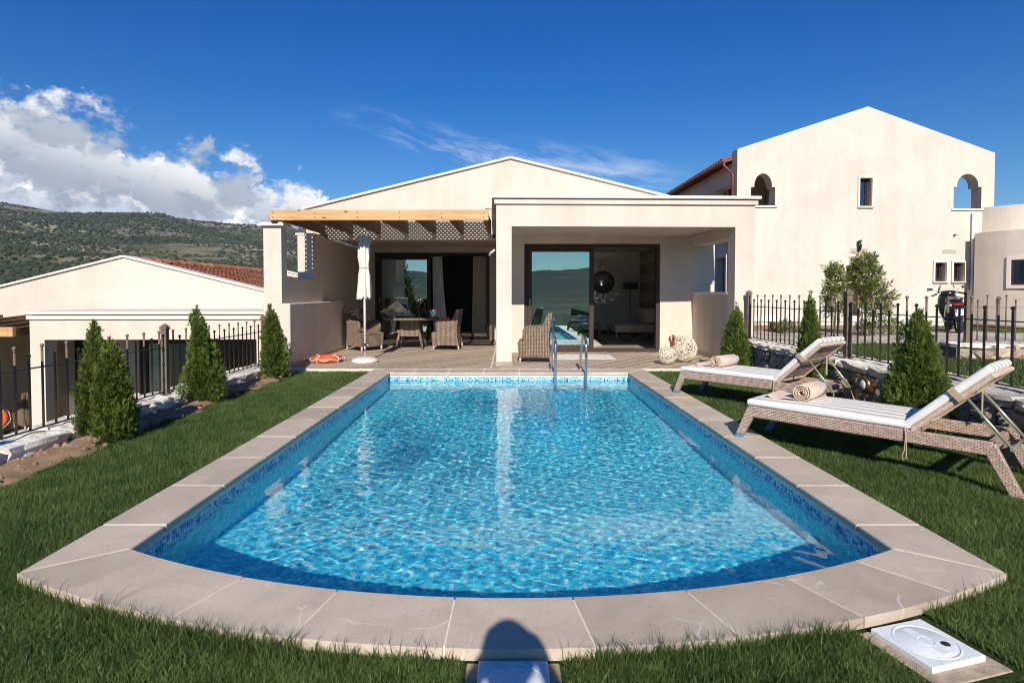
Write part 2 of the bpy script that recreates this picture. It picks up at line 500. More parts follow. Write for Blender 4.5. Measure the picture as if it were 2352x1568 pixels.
def mat_tile(name, col, rough=0.22):
    m, t = new_mat(name)
    n = t.noise(geopos(t), 25.0, 2, 0.5)
    f = t.smooth(n, 0.3, 0.7, 0.85, 1.12, 'LINEAR')
    c = t.mix(1.0, (*col, 1), t.comb(f, f, f), 'MULTIPLY')
    return finish(m, t, pbr(t, c, rough, None, 0, 0.5))
TILE_M = [mat_tile('mosaic_white', (0.74, 0.80, 0.82)), mat_tile('mosaic_pale', (0.36, 0.60, 0.76)),
          mat_tile('mosaic_mid', (0.10, 0.33, 0.62)), mat_tile('mosaic_deep', (0.035, 0.15, 0.40))]

def mat_pool():
    """random-blend glass mosaic, 25 mm tiles in four blues"""
    m, t = new_mat('pool_mosaic')
    uv = uvco(t)
    sc = t.mapping(uv, sc=(40, 40, 40))
    cell = t.n('ShaderNodeVectorMath', operation='FLOOR', i_0=sc).outputs[0]
    wn = t.n('ShaderNodeTexWhiteNoise', noise_dimensions='2D', i_Vector=cell).outputs['Value']
    cl = t.noise(uv, 15.0, 2, 0.5)
    f = t.m('ADD', t.m('MULTIPLY', wn, 0.55), t.m('MULTIPLY', t.smooth(cl, 0.3, 0.7), 0.45))
    nd = t.n('ShaderNodeValToRGB', i_0=f)
    nd.color_ramp.interpolation = 'CONSTANT'
    el_ = nd.color_ramp.elements
    el_.new(0.3); el_.new(0.6)
    for e, (p, c) in zip(el_, ((0.0, (0.010, 0.32, 0.54)), (0.20, (0.025, 0.54, 0.76)), (0.42, (0.085, 0.76, 0.87)), (0.70, (0.55, 0.96, 0.96)))):
        e.position = p; e.color = (*c, 1)
    fr = t.n('ShaderNodeVectorMath', operation='FRACTION', i_0=sc).outputs[0]
    x, y, _ = t.sep(fr)[:3]
    ed = t.m('MINIMUM', t.m('MINIMUM', x, t.m('SUBTRACT', 1.0, x)), t.m('MINIMUM', y, t.m('SUBTRACT', 1.0, y)))
    c = t.mix(t.smooth(ed, 0.02, 0.06, 1.0, 0.0), nd.outputs[0], (0.20, 0.50, 0.66))
    return finish(m, t, pbr(t, c, 0.35, None, 0, 0.4))
M_POOL = mat_pool()

def mat_deck():
    m, t = new_mat('deck_plank_tile')
    inf = t.n('ShaderNodeObjectInfo').outputs['Random']
    co = objco(t)
    co2 = t.n('ShaderNodeVectorMath', operation='ADD', i_0=co, i_1=t.comb(t.m('MULTIPLY', inf, 91.0), 0.0, 0.0)).outputs[0]
    g = t.noise(t.mapping(co2, sc=(1.2, 26.0, 4.0)), 1.0, 6, 0.65, 0.6)
    c = t.ramp(g, [(0.25, (0.30, 0.215, 0.155)), (0.5, (0.41, 0.31, 0.235)), (0.75, (0.50, 0.40, 0.31))])
    f = t.smooth(inf, 0, 1, 0.82, 1.12, 'LINEAR')
    c = t.mix(1.0, c, t.comb(f, f, f), 'MULTIPLY')
    return finish(m, t, pbr(t, c, 0.6, bump(t, g, 0.1, 0.002), 0, 0.3))
M_DECK = mat_deck()
M_DECKJOINT = simple('deck_joint', (0.66, 0.58, 0.47), 0.9, 0, 0.1, 12)

def mat_stone(name, stops, bstr=0.9, scale=3.5):
    m, t = new_mat(name)
    inf = t.n('ShaderNodeObjectInfo').outputs['Random']
    co = t.n('ShaderNodeVectorMath', operation='ADD', i_0=geopos(t), i_1=t.comb(t.m('MULTIPLY', inf, 53.0), 0.0, t.m('MULTIPLY', inf, 19.0))).outputs[0]
    a = t.noise(co, scale, 8, 0.68, 0.5)
    c = t.ramp(a, stops)
    f = t.smooth(inf, 0, 1, 0.68, 1.22, 'LINEAR')
    c = t.mix(1.0, c, t.comb(f, f, f), 'MULTIPLY')
    b = t.noise(co, scale*5, 6, 0.7)
    c = t.mix(t.smooth(b, 0.58, 0.72, 0.0, 0.55), c, (0.075, 0.06, 0.05))
    c = t.mix(t.smooth(t.noise(co, scale*1.7, 4, 0.6, w=2.0), 0.6, 0.74, 0.0, 0.6), c, (0.42, 0.27, 0.14))
    h = t.m('ADD', t.noise(co, scale*4, 7, 0.7), t.m('MULTIPLY', a, 1.2))
    return finish(m, t, pbr(t, c, 0.93, bump(t, h, bstr, 0.03), 0, 0.15))
M_RUBBLE = mat_stone('rubble_stone', [(0.25, (0.28, 0.205, 0.14)), (0.5, (0.47, 0.365, 0.265)), (0.7, (0.62, 0.51, 0.39))])
M_CAP = mat_stone('limestone_cap', [(0.25, (0.46, 0.37, 0.27)), (0.45, (0.68, 0.61, 0.51)), (0.68, (0.80, 0.76, 0.68))], 0.8, 5.0)
M_MORTAR = simple('mortar', (0.17, 0.135, 0.105), 1.0, 0, 0.2, 14, 0.7)

def mat_wicker(name, c_hi, c_lo, bw=0.030, rh=0.0085, rot=0.0, mo=0.17):
    m, t = new_mat(name)
    uv = t.mapping(uvco(t), rot=(0, 0, rot))
    br = t.n('ShaderNodeTexBrick', offset=0.5, i_Vector=uv, i_Scale=1.0, i_Mortar_Size=rh*mo, i_Mortar_Smooth=0.9,
             i_Brick_Width=bw, i_Row_Height=rh, i_Color1=(*c_hi, 1), i_Color2=(*[x*0.72 for x in c_hi], 1), i_Mortar=(*c_lo, 1))
    n = t.noise(uvco(t), 35.0, 3, 0.6)
    f = t.smooth(n, 0.3, 0.7, 0.72, 1.18, 'LINEAR')
    c = t.mix(1.0, br.outputs['Color'], t.comb(f, f, f), 'MULTIPLY')
    h = t.m('SUBTRACT', 1.0, br.outputs['Fac'])
    return finish(m, t, pbr(t, c, 0.55, bump(t, h, 0.9, 0.006), 0, 0.35))
M_WICKER_L = mat_wicker('wicker_lounger', (0.66, 0.475, 0.37), (0.10, 0.055, 0.038), 0.034, 0.0125)
M_WICKER_C = mat_wicker('wicker_chair', (0.36, 0.255, 0.18), (0.018, 0.012, 0.009), 0.050, 0.029, R(90), 0.24)
M_WICKER_R = simple('wicker_rim', (0.58, 0.43, 0.33), 0.6, 0, 0.35, 60.0, 0.5)

def mat_stripes():
    m, t = new_mat('cushion_stripes')
    x, y, z = t.sep(objco(t))[:3]
    s = t.m('FRACT', t.m('MULTIPLY', t.m('ADD', y, 0.345), 1/0.118))
    k = t.m('MULTIPLY', t.smooth(s, 0.50, 0.53), t.smooth(s, 0.90, 0.93, 1.0, 0.0))
    c = t.mix(k, (0.78, 0.75, 0.70), (0.46, 0.39, 0.33))
    n = t.noise(objco(t), 260.0, 2, 0.5)
    h = t.m('ADD', n, t.m('MULTIPLY', t.noise(objco(t), 6.0, 3, 0.5), 3.0))
    return finish(m, t, pbr(t, c, 0.85, bump(t, h, 0.2, 0.004), 0, 0.2, Sheen_Weight=0.2))
M_CUSHION = mat_stripes()
def cloth(name, col, var=0.06, bs=240.0, bst=0.35):
    m, t = new_mat(name)
    co = objco(t)
    n = t.noise(co, bs, 2, 0.6)
    f = t.smooth(t.noise(co, 6.0, 3, 0.6), 0.3, 0.7, 1-var, 1+var, 'LINEAR')
    c = t.mix(1.0, (*col, 1), t.comb(f, f, f), 'MULTIPLY')
    return finish(m, t, pbr(t, c, 0.95, bump(t, n, bst, 0.004), 0, 0.1, Sheen_Weight=0.3))
M_TOWEL = cloth('towel_sand', (0.62, 0.45, 0.34), 0.1, 160.0, 0.8)
M_CANVAS = cloth('parasol_canvas', (0.70, 0.64, 0.55))
M_CURTAIN = cloth('curtain_linen', (0.58, 0.52, 0.43))
M_SHEER = cloth('curtain_white', (0.75, 0.75, 0.75))
M_SOFA = cloth('sofa_linen', (0.42, 0.34, 0.26))
M_PILLOW = cloth('cushion_print', (0.30, 0.26, 0.20), 0.5, 40.0)
M_RED = simple('red_paint', (0.45, 0.035, 0.02), 0.4)
M_ORANGE = simple('life_ring_orange', (0.62, 0.095, 0.025), 0.45, 0, 0.08)
M_GREEN_D = simple('bottle_glass', (0.010, 0.016, 0.010), 0.12)

def mat_glass(name, tint=(0.55, 0.74, 0.72), refl=(0.78, 0.95, 0.98), ior=1.9, add=0.10):
    m, t = new_mat(name)
    fr = t.n('ShaderNodeFresnel', i_IOR=ior)
    tr = t.n('ShaderNodeBsdfTransparent', i_Color=(*tint, 1))
    gl = t.n('ShaderNodeBsdfGlossy', i_Color=(*refl, 1), i_Roughness=0.004)
    mx = t.n('ShaderNodeMixShader', i_0=t.m('ADD', fr.outputs[0], add, clamp=True))
    t.t.links.new(tr.outputs[0], mx.inputs[1]); t.t.links.new(gl.outputs[0], mx.inputs[2])
    return finish(m, t, mx.outputs[0])
M_GLASS = mat_glass('door_glass', (0.42, 0.58, 0.56), (0.74, 0.97, 1.0), 1.9, 0.30)
M_WINGLASS = mat_glass('window_glass', (0.45, 0.52, 0.56), (0.40, 0.62, 1.0), 1.5, 0.16)
M_CLEAR = mat_glass('clear_glass', (0.93, 0.96, 0.96), (1, 1, 1), 1.45, 0.0)
M_MIRROR = simple('mirror_silver', (0.75, 0.75, 0.75), 0.06, 1.0, 0.02)
M_SILVER = simple('silver_leaf', (0.62, 0.60, 0.56), 0.32, 0.9, 0.2, 20.0)
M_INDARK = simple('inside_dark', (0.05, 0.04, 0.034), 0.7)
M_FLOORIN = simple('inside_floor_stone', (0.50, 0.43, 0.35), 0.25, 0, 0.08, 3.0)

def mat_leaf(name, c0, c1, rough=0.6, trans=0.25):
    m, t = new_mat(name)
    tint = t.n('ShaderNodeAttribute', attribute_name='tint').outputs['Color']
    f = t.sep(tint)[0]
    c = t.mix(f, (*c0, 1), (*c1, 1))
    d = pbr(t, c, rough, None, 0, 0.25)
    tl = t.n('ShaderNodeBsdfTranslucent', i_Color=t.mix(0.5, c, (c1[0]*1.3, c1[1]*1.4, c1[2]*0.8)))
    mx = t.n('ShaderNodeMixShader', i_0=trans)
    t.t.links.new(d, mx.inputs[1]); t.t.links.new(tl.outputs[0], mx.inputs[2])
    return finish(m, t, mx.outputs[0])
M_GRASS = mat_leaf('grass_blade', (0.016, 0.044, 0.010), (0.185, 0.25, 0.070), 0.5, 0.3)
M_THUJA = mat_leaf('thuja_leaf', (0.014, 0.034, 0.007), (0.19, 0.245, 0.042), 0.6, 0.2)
M_OLEANDER = mat_leaf('oleander_leaf', (0.045, 0.075, 0.020), (0.33, 0.34, 0.10), 0.5, 0.25)
M_SCRUB = mat_leaf('scrub_leaf', (0.020, 0.030, 0.018), (0.066, 0.076, 0.040), 0.9, 0.0)
M_BARK = simple('bark', (0.12, 0.085, 0.06), 0.95, 0, 0.3, 20, 0.8)
def mat_lawn():
    m, t = new_mat('lawn_ground')
    co = geopos(t)
    n = t.noise(co, 1.6, 5, 0.6); f = t.noise(co, 60.0, 4, 0.7)
    c = t.ramp(f, [(0.3, (0.018, 0.030, 0.010)), (0.55, (0.050, 0.075, 0.022)), (0.75, (0.105, 0.13, 0.042))])
    c = t.mix(t.smooth(n, 0.6, 0.8, 0.0, 0.4), c, (0.16, 0.13, 0.06))
    return finish(m, t, pbr(t, c, 0.95, bump(t, f, 1.0, 0.03), 0, 0.1))
M_LAWN = mat_lawn()
def mat_water():
    m, t = new_mat('pool_water')
    b = t.n('ShaderNodeBsdfPrincipled', i_Roughness=0.0, i_IOR=1.333)
    b.inputs['Transmission Weight'].default_value = 1.0
    b.inputs['Base Color'].default_value = (0.93, 0.99, 1.0, 1)
    return finish(m, t, b.outputs[0])
M_WATER = mat_water()
# ------------------------------------------------------------------ terrain, hills
LOWZ = -2.25
def fbm2(x, y, seed, octs=5, base=1.0):
    rs = np.random.default_rng(seed); out = np.zeros_like(x); amp = 1.0; fr = base
    for _ in range(octs):
        for _k in range(4):
            a = rs.uniform(0, 2*math.pi); ph = rs.uniform(0, 2*math.pi)
            out += amp*np.sin((x*math.cos(a) + y*math.sin(a))*fr + ph)*0.35
        amp *= 0.52; fr *= 2.03
    return out
AZ_P = np.radians([-180, -150, -110, -75, -48, -41, -36, -30, -23, -15, 0, 20, 60, 110, 150, 180])
AZ_T = np.array([0.030, 0.046, 0.060, 0.100, 0.122, 0.118, 0.111, 0.110, 0.1045, 0.092, 0.05, 0.030, 0.024, 0.030, 0.042, 0.030])
def hill_h(x, y):
    r = np.hypot(x, y); a = np.arctan2(x, y)
    tan = np.interp(a, AZ_P, AZ_T)
    t = np.clip((r - 90) / 1150.0, 0, 1)
    prof = t**1.18
    fall = np.where(r > 1240, (r - 1240)*0.05, 0)
    z = LOWZ + prof*(tan*1240 + 2.0) + fall*-1
    rough = np.clip((r-110)/500, 0, 1)
    crest = np.clip(1 - np.abs(r-1240)/220, 0, 1)
    z = z + rough*(fbm2(x, y, 5, 3, 0.0105)*11.0*(1-crest*0.8) + fbm2(x, y, 6, 3, 0.045)*2.6*(1-crest*0.5))
    return z
na = 420
rr = np.concatenate([[0.01, 30, 60, 90], np.linspace(110, 1300, 120), [1450, 1700, 2000]])
aa = np.linspace(-math.pi, math.pi, na, endpoint=False)
RG, AG = np.meshgrid(rr, aa, indexing='ij')
X_, Y_ = RG*np.sin(AG), RG*np.cos(AG)
Z_ = hill_h(X_, Y_)
Z_[:4] = LOWZ
Z_ = np.where(RG > 1300, np.maximum(Z_, LOWZ), Z_)
vv = np.stack([X_, Y_, Z_], -1).reshape(-1, 3)
i0 = (np.arange(len(rr)-1)[:, None]*na + np.arange(na)[None, :])
i1 = (np.arange(len(rr)-1)[:, None]*na + (np.arange(na)[None, :]+1) % na)
ff = np.stack([i0, i1, i1+na, i0+na], -1).reshape(-1, 4)
def mat_hill():
    m, t = new_mat('hill_ground')
    co = geopos(t)
    a = t.noise(co, 0.006, 6, 0.62); b = t.noise(co, 0.05, 5, 0.62); f = t.noise(co, 0.4, 3, 0.6)
    c = t.ramp(b, [(0.30, (0.055, 0.062, 0.036)), (0.44, (0.13, 0.118, 0.072)), (0.56, (0.235, 0.20, 0.13)), (0.72, (0.33, 0.285, 0.195))])
    c = t.mix(t.smooth(a, 0.42, 0.64, 0.0, 0.55), c, (0.075, 0.085, 0.040))
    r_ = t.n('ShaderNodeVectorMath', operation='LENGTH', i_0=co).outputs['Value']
    cloud_shade = t.m('MULTIPLY', t.smooth(r_, 420.0, 560.0), t.smooth(r_, 760.0, 900.0, 1.0, 0.0))  # dark belt painted into the ground colour for cloud shadow on the slope
    cloud_shade = t.m('MULTIPLY', cloud_shade, t.smooth(t.noise(co, 0.004, 4, 0.6, w=7.0), 0.40, 0.56))
    c = t.mix(t.m('MULTIPLY', cloud_shade, 0.85), c, (0.028, 0.040, 0.022))
    y_ = t.sep(co)[1]
    c = t.mix(t.smooth(y_, -250.0, -60.0, 0.9, 0.0), c, (0.022, 0.034, 0.018))      # woods on the opposite side of the valley
    rock = t.m('MULTIPLY', t.smooth(t.noise(co, 0.011, 4, 0.6, w=4.0), 0.54, 0.64), t.smooth(f, 0.46, 0.62))
    c = t.mix(rock, c, (0.46, 0.42, 0.36))
    return finish(m, t, pbr(t, c, 1.0, bump(t, b, 0.7, 3.0), 0, 0.05))
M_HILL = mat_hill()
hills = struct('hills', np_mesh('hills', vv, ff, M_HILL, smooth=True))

# scrub on the slopes that face the garden
def blob_cloud(px, py, pz, rad, squash, tint, ico=1):
    bm = bmesh.new(); bmesh.ops.create_icosphere(bm, subdivisions=ico, radius=1.0)
    bv = np.array([v.co[:] for v in bm.verts]); bf = np.array([[v.index for v in f.verts] for f in bm.faces]); bm.free()
    n = len(px); k = len(bv)
    jit = RNG.uniform(0.68, 1.28, (n, k, 1))
    V = bv[None]*jit*rad[:, None, None]
    V[:, :, 2] *= squash[:, None]
    V += np.stack([px, py, pz], -1)[:, None, :]
    F = (bf[None] + (np.arange(n)*k)[:, None, None]).reshape(-1, 3)
    T = np.clip(tint[:, None] + RNG.uniform(-0.12, 0.12, (n, k)) + bv[None, :, 2]*0.12, 0, 1)
    cols = np.repeat(T.reshape(-1, 1), 4, 1); cols[:, 3] = 1
    return V.reshape(-1, 3), F, cols
N = 60000
r = np.sqrt(RNG.uniform(150**2, 1235**2, N)); r = np.where(RNG.random(N) < 0.35, RNG.uniform(150, 520, N), r)
a = np.radians(RNG.uniform(-52, -9, N))
px, py = r*np.sin(a), r*np.cos(a)
dens = fbm2(px, py, 21, 4, 0.012) + 0.5*fbm2(px, py, 22, 3, 0.06)
keep = dens > RNG.uniform(-1.2, 0.55, N)
# bare, rocky upper slopes
keep &= ~((r > 860) & (RNG.random(N) < 0.6)) & (r < 1130)
px, py, r = px[keep][:26000], py[keep][:26000], r[keep][:26000]
rad = RNG.uniform(0.7, 1.9, len(px))*np.clip(r/520, 0.6, 1.25)
sq = RNG.uniform(0.55, 0.95, len(px))
V, F, Cc = blob_cloud(px, py, hill_h(px, py)+rad*0.25, rad, sq, np.clip(RNG.normal(0.35, 0.22, len(px)), 0, 1))
scrub = tag(np_mesh('scrub', V, F, M_SCRUB, cols=Cc), 'dark green scrub covering the dry hillside behind the houses', 'scrub', kind='stuff')

# ------------------------------------------------------------------ pool outline
XL, XR, YF, YN, YA = -1.92, 1.96, 9.55, 2.95, 2.47
XC = (XL+XR)/2
def arc_of(half, sag, ybot):
    Rr = (half*half + sag*sag)/(2*sag); return Rr, ybot + Rr
R_IN, C_IN = arc_of((XR-XL)/2, YN-YA, YA)
XLO, XRO, YNO, YAO = XL-0.36, XR+0.36, 2.69, 2.11
R_OUT, C_OUT = arc_of((XRO-XLO)/2, YNO-YAO, YAO)
def arc_pts(Rr, Cc_, x0, x1, n):
    t0 = math.asin((x0-XC)/Rr); t1 = math.asin((x1-XC)/Rr)
    return [(XC + Rr*math.sin(t0+(t1-t0)*i/n), Cc_ - Rr*math.cos(t0+(t1-t0)*i/n)) for i in range(n+1)]
def outline(off, n=36):
    """inner edge grown by off"""
    xl, xr = XL-off, XR+off
    pts = [(xr, YF+off), (xl, YF+off)]
    pts += [(p[0], p[1]) for p in arc_pts(R_IN+off, C_IN, xl, xr, n)]
    return pts              # counter-clockwise: far right, far left, arc left to right
def in_pool_np(x, y, off):
    """inside the outer coping outline grown by off"""
    ins = (x > XLO-off) & (x < XRO+off) & (y < YF+0.47+off)
    return ins & (((x-XC)**2 + (y-C_OUT)**2 < (R_OUT+off)**2) | (y > C_OUT))

LAWN_Z = -0.055
GAR_Z = 0.25
# our plot: one block of ground with the pool cut out
lawn = MB().plate([[(-4.35, -9), (4.3, -9), (4.3, 24), (-4.35, 24)], outline(0.14)], -2.4, LAWN_Z, 'z').build('lawn', M_LAWN)
struct('lawn', lawn)
gar = MB().box((4.3, -14, -2.4), (60, 70, GAR_Z)).build('garden_ground', M_LAWN); struct('garden_ground', gar)
# dry planting strip along the stone wall
def soil_strip(x0, x1, y0, y1, n=60, m=8):
    ys = np.linspace(y0, y1, n); us = np.linspace(0, 1, m)
    V = []
    for y in ys:
        e = 0.07*math.sin(y*3.1) + 0.06*math.sin(y*7.7+1) + 0.03*math.sin(y*17)
        for u in us:
            x = x0 + (x1 + e - x0)*u
            z = LAWN_Z - 0.01 + 0.055*math.sin(math.pi*min(1, u*1.02)) + 0.02*math.sin(y*19+u*9) * (1-u) + 0.012*math.sin(y*41+u*23)*(1-u)
            V.append((x, y, z if u < 0.99 else LAWN_Z-0.02))
    F = [(i*m+j, i*m+j+1, (i+1)*m+j+1, (i+1)*m+j) for i in range(n-1) for j in range(m-1)]
    return MB().add(V, F, 0, True)
so = soil_strip(-3.98, -3.55, 1.5, 10.1).build('soil_bed', M_SOIL); struct('soil_bed', so)
clods = MB()
for _ in range(330):
    y = random.uniform(3.6, 9.9); x = -3.93 + abs(random.gauss(0, 0.17))
    s_ = random.uniform(0.007, 0.028)
    bm = bmesh.new(); bmesh.ops.create_icosphere(bm, subdivisions=1, radius=s_)
    clods.add([(v.co.x*random.uniform(.7, 1.3)+x, v.co.y*random.uniform(.7, 1.3)+y, v.co.z*random.uniform(.5, .9)+LAWN_Z+0.035) for v in bm.verts], [[v.index for v in f.verts] for f in bm.faces])
    bm.free()
tag(clods.build('soil_clods', M_SOIL), 'crumbly dry soil clods in the bed along the white stone wall', 'soil', kind='stuff')

# ------------------------------------------------------------------ swimming pool
pool = thing('swimming_pool', 'blue mosaic swimming pool with curved near end and beige stone coping', 'pool', (0, 0, 0))
WATER_Z = -0.135
DEPTH = -0.95
b = MB()
ol = outline(0.03)
n = len(ol)
def floor_z(y): return DEPTH + 0.40*min(1.0, max(0.0, (5.6-y)/2.6))     # the floor rises towards the curved end
v = [(p[0], p[1], -0.03) for p in ol] + [(p[0], p[1], DEPTH-0.1) for p in ol]
f = [((i+1) % n, i, n+i, n+(i+1) % n) for i in range(n)]
b.add(v, [tuple(reversed(q)) for q in f])
fy = [YF+0.03, 7.0, 5.6] + [5.6-2.6*k/5 for k in range(1, 6)] + [2.7, YA-0.03]
fv = [(x, y, floor_z(y)) for y in fy for x in (XL-0.03, XR+0.03)]
b.add(fv, [(2*i, 2*i+2, 2*i+3, 2*i+1) for i in range(len(fy)-1)])
basin = b.build('basin', M_POOL, pool)
basin.cycles.is_caustics_receiver = True; sun_data.cycles.is_caustics_light = True
# coping bed (the pale joint under and between the slabs)
outer = [(XRO, YF+0.455), (XLO, YF+0.455)] + arc_pts(R_OUT-0.015, C_OUT, XLO+0.012, XRO-0.012, 36)
outer[0] = (XRO-0.012, YF+0.455); outer[1] = (XLO+0.012, YF+0.455)
MB().plate([outer, outline(0.018)], -0.075, -0.0035, 'z').build('coping_bed', M_GROUT, pool)
def slab(poly, name='coping_slab', t=0.045, bev=0.011, dz=0.0):
    return MB().plate([poly], -t, dz, 'z').build(name, M_COPING, pool, bevel=bev, seg=3)
g = 0.0036
joints = [YN + 0.02] + [3.26 + 0.675*k for k in range(10)]
joints = [y for y in joints if y < YF-0.1]
for side in (-1, 1):
    xi, xo, xn = (XL, XLO, XLO) if side < 0 else (XR, XRO, XRO)
    ys = [3.26 + 0.675*k for k in range(9)] + [YF]
    prev = None
    for k, y in enumerate(ys):
        if k == 0: poly = [(xi, YN+g), (xi, y-g), (xo, y-g), (xo, YNO+g)]
        elif k == len(ys)-1: poly = [(xi, ys[k-1]+g), (xi, YF-g), (xo, YF+0.46), (xo, ys[k-1]+g)]
        else: poly = [(xi, ys[k-1]+g), (xi, y-g), (xo, y-g), (xo, ys[k-1]+g)]
        if side < 0: poly = poly[::-1]
        # make counter-clockwise
        ar = sum(poly[i][0]*poly[(i+1) % 4][1]-poly[(i+1) % 4][0]*poly[i][1] for i in range(4))
        if ar < 0: poly = poly[::-1]
        slab(poly, dz=random.uniform(-0.0012, 0.0012))
xs = [XL] + [-1.55, -0.98, -0.39, 0.19, 0.78, 1.36] + [XR]
for k in range(len(xs)-1):
    a0, a1 = xs[k], xs[k+1]
    o0 = a0 - 0.36 if k == 0 else a0; o1 = a1 + 0.36 if k == len(xs)-2 else a1
    slab([(a0+g, YF), (a1-g, YF), (o1-g, YF+0.46), (o0+g, YF+0.46)], dz=random.uniform(-0.0012, 0.0012))
jx = [XL, -1.71, -1.21, -0.744, -0.225, 0.277, 0.779, 1.27, 1.686, XR]
jo = [XLO, -1.93, -1.36, -0.82, -0.235, 0.325, 0.885, 1.43, 1.94, XRO]
for k in range(len(jx)-1):
    inn = arc_pts(R_IN, C_IN, jx[k]+g, jx[k+1]-g, 6)
    out = arc_pts(R_OUT, C_OUT, jo[k]+g, jo[k+1]-g, 6)
    slab(out + inn[::-1], dz=random.uniform(-0.0012, 0.0012))
# mosaic band: single tiles where they show largest, the rest joined
TP, TS, ROWS = 0.0235, 0.0203, 8
tile_me = []
for m_ in TILE_M:
    q = MB().box((-TS/2, -0.004, -TS/2), (TS/2, 0.0, TS/2)).build('mosaic_tile', m_, None, bevel=0.0012)
    tile_me.append(q.data); bpy.data.objects.remove(q)
rest = [[], []]
RV, RF, RM = [], [], []
def put_tile(x, y, z, rz, single):
    c = int(RNG.choice(4, p=[0.30, 0.34, 0.24, 0.12]))
    if single:
        o = link('mosaic_tile', tile_me[c], pool, (x, y, z), (0, 0, rz)); return
    ca, sa = math.cos(rz), math.sin(rz); o = len(RV)
    for a_, b_, d_ in ((-1, 0, -1), (1, 0, -1), (1, 0, 1), (-1, 0, 1), (-.9, 1, -.9), (.9, 1, -.9), (.9, 1, .9), (-.9, 1, .9)):
        lx, ly = a_*TS/2, -0.004*b_
        RV.append((x + lx*ca - ly*sa, y + lx*sa + ly*ca, z + d_*TS/2))
    for q in ((4, 5, 6, 7), (0, 1, 5, 4), (1, 2, 6, 5), (2, 3, 7, 6), (3, 0, 4, 7)):
        RF.append(tuple(o+i for i in q)); RM.append(c)
wx0, wx1, wy1 = XL-0.03, XR+0.03, YF+0.03
for rrow in range(ROWS):
    z = -0.047 - TP*(rrow+0.5)
    k = 0; y = YN + 0.03
    while y < wy1-0.01:
        near = k < 25 and rrow < 6
        put_tile(wx0+0.0005, y, z, R(90), near); put_tile(wx1-0.0005, y, z, R(-90), near)
        y += TP; k += 1
    x = wx0+TP/2
    while x < wx1-0.005:
        put_tile(x, wy1-0.0005, z, 0.0, False); x += TP
me = bpy.data.meshes.new('mosaic_tiles'); me.from_pydata(RV, [], RF)
for m_ in TILE_M: me.materials.append(m_)
me.polygons.foreach_set('material_index', RM); me.update()
tag(link('mosaic_tiles', me, pool), kind='stuff')
# underwater lamp in the right wall
MB().lathe([(0.0, 0.02), (0.075, 0.02), (0.095, 0.012), (0.10, 0.0)], 20).build('pool_lamp', M_STEEL, pool, (wx1-0.006, 3.75, -0.62), rot=(0, R(-90), 0))

# water with real ripples
def wave_field(X, Y):
    rs = np.random.default_rng(3); H = np.zeros_like(X)
    for lam, amp, k in ((0.62, 0.0016, 5), (0.30, 0.0016, 8), (0.17, 0.0016, 12), (0.105, 0.00125, 16), (0.066, 0.00055, 14)):
        for _ in range(k):
            th = rs.normal(0.4, 1.1) if lam > 0.25 else rs.uniform(0, 2*math.pi)
            l2 = lam*rs.uniform(0.75, 1.3); ph = rs.uniform(0, 6.28)
            kx, ky = math.cos(th)*2*math.pi/l2, math.sin(th)*2*math.pi/l2
            H += amp/math.sqrt(k)*np.sin(kx*X + ky*Y + ph + 0.9*np.sin(X*rs.uniform(1, 2.4)+Y*rs.uniform(-2, 2)+ph))
    calm = 0.55 + 0.45*np.clip(0.5 + 0.8*np.sin(X*1.1+0.4)*np.cos(Y*0.8-0.6) + 0.3*np.sin(X*2.7+Y*1.9), 0, 1)
    edge = np.clip((np.minimum(X-XL, XR-X)+0.05)/0.5, 0.35, 1)
    return H*calm*edge*0.30
gx = np.linspace(XL-0.03, XR+0.03, 300); gy = np.linspace(YA-0.03, YF+0.03, 540)
GX, GY = np.meshgrid(gx, gy, indexing='ij')
GZ = WATER_Z + wave_field(GX, GY)
nx_, ny_ = GX.shape
vi = (np.arange(nx_-1)[:, None]*ny_ + np.arange(ny_-1)[None, :])
wf = np.stack([vi, vi+ny_, vi+ny_+1, vi+1], -1).reshape(-1, 4)
ctr = np.stack([GX, GY], -1).reshape(-1, 2)[wf].mean(1)
ok = ((ctr[:, 0]-XC)**2 + (ctr[:, 1]-C_IN)**2 < (R_IN+0.028)**2) | (ctr[:, 1] > C_IN)
water = struct('water', np_mesh('water', np.stack([GX, GY, GZ], -1).reshape(-1, 3), wf[ok], M_WATER, smooth=True))

water.cycles.is_caustics_caster = True

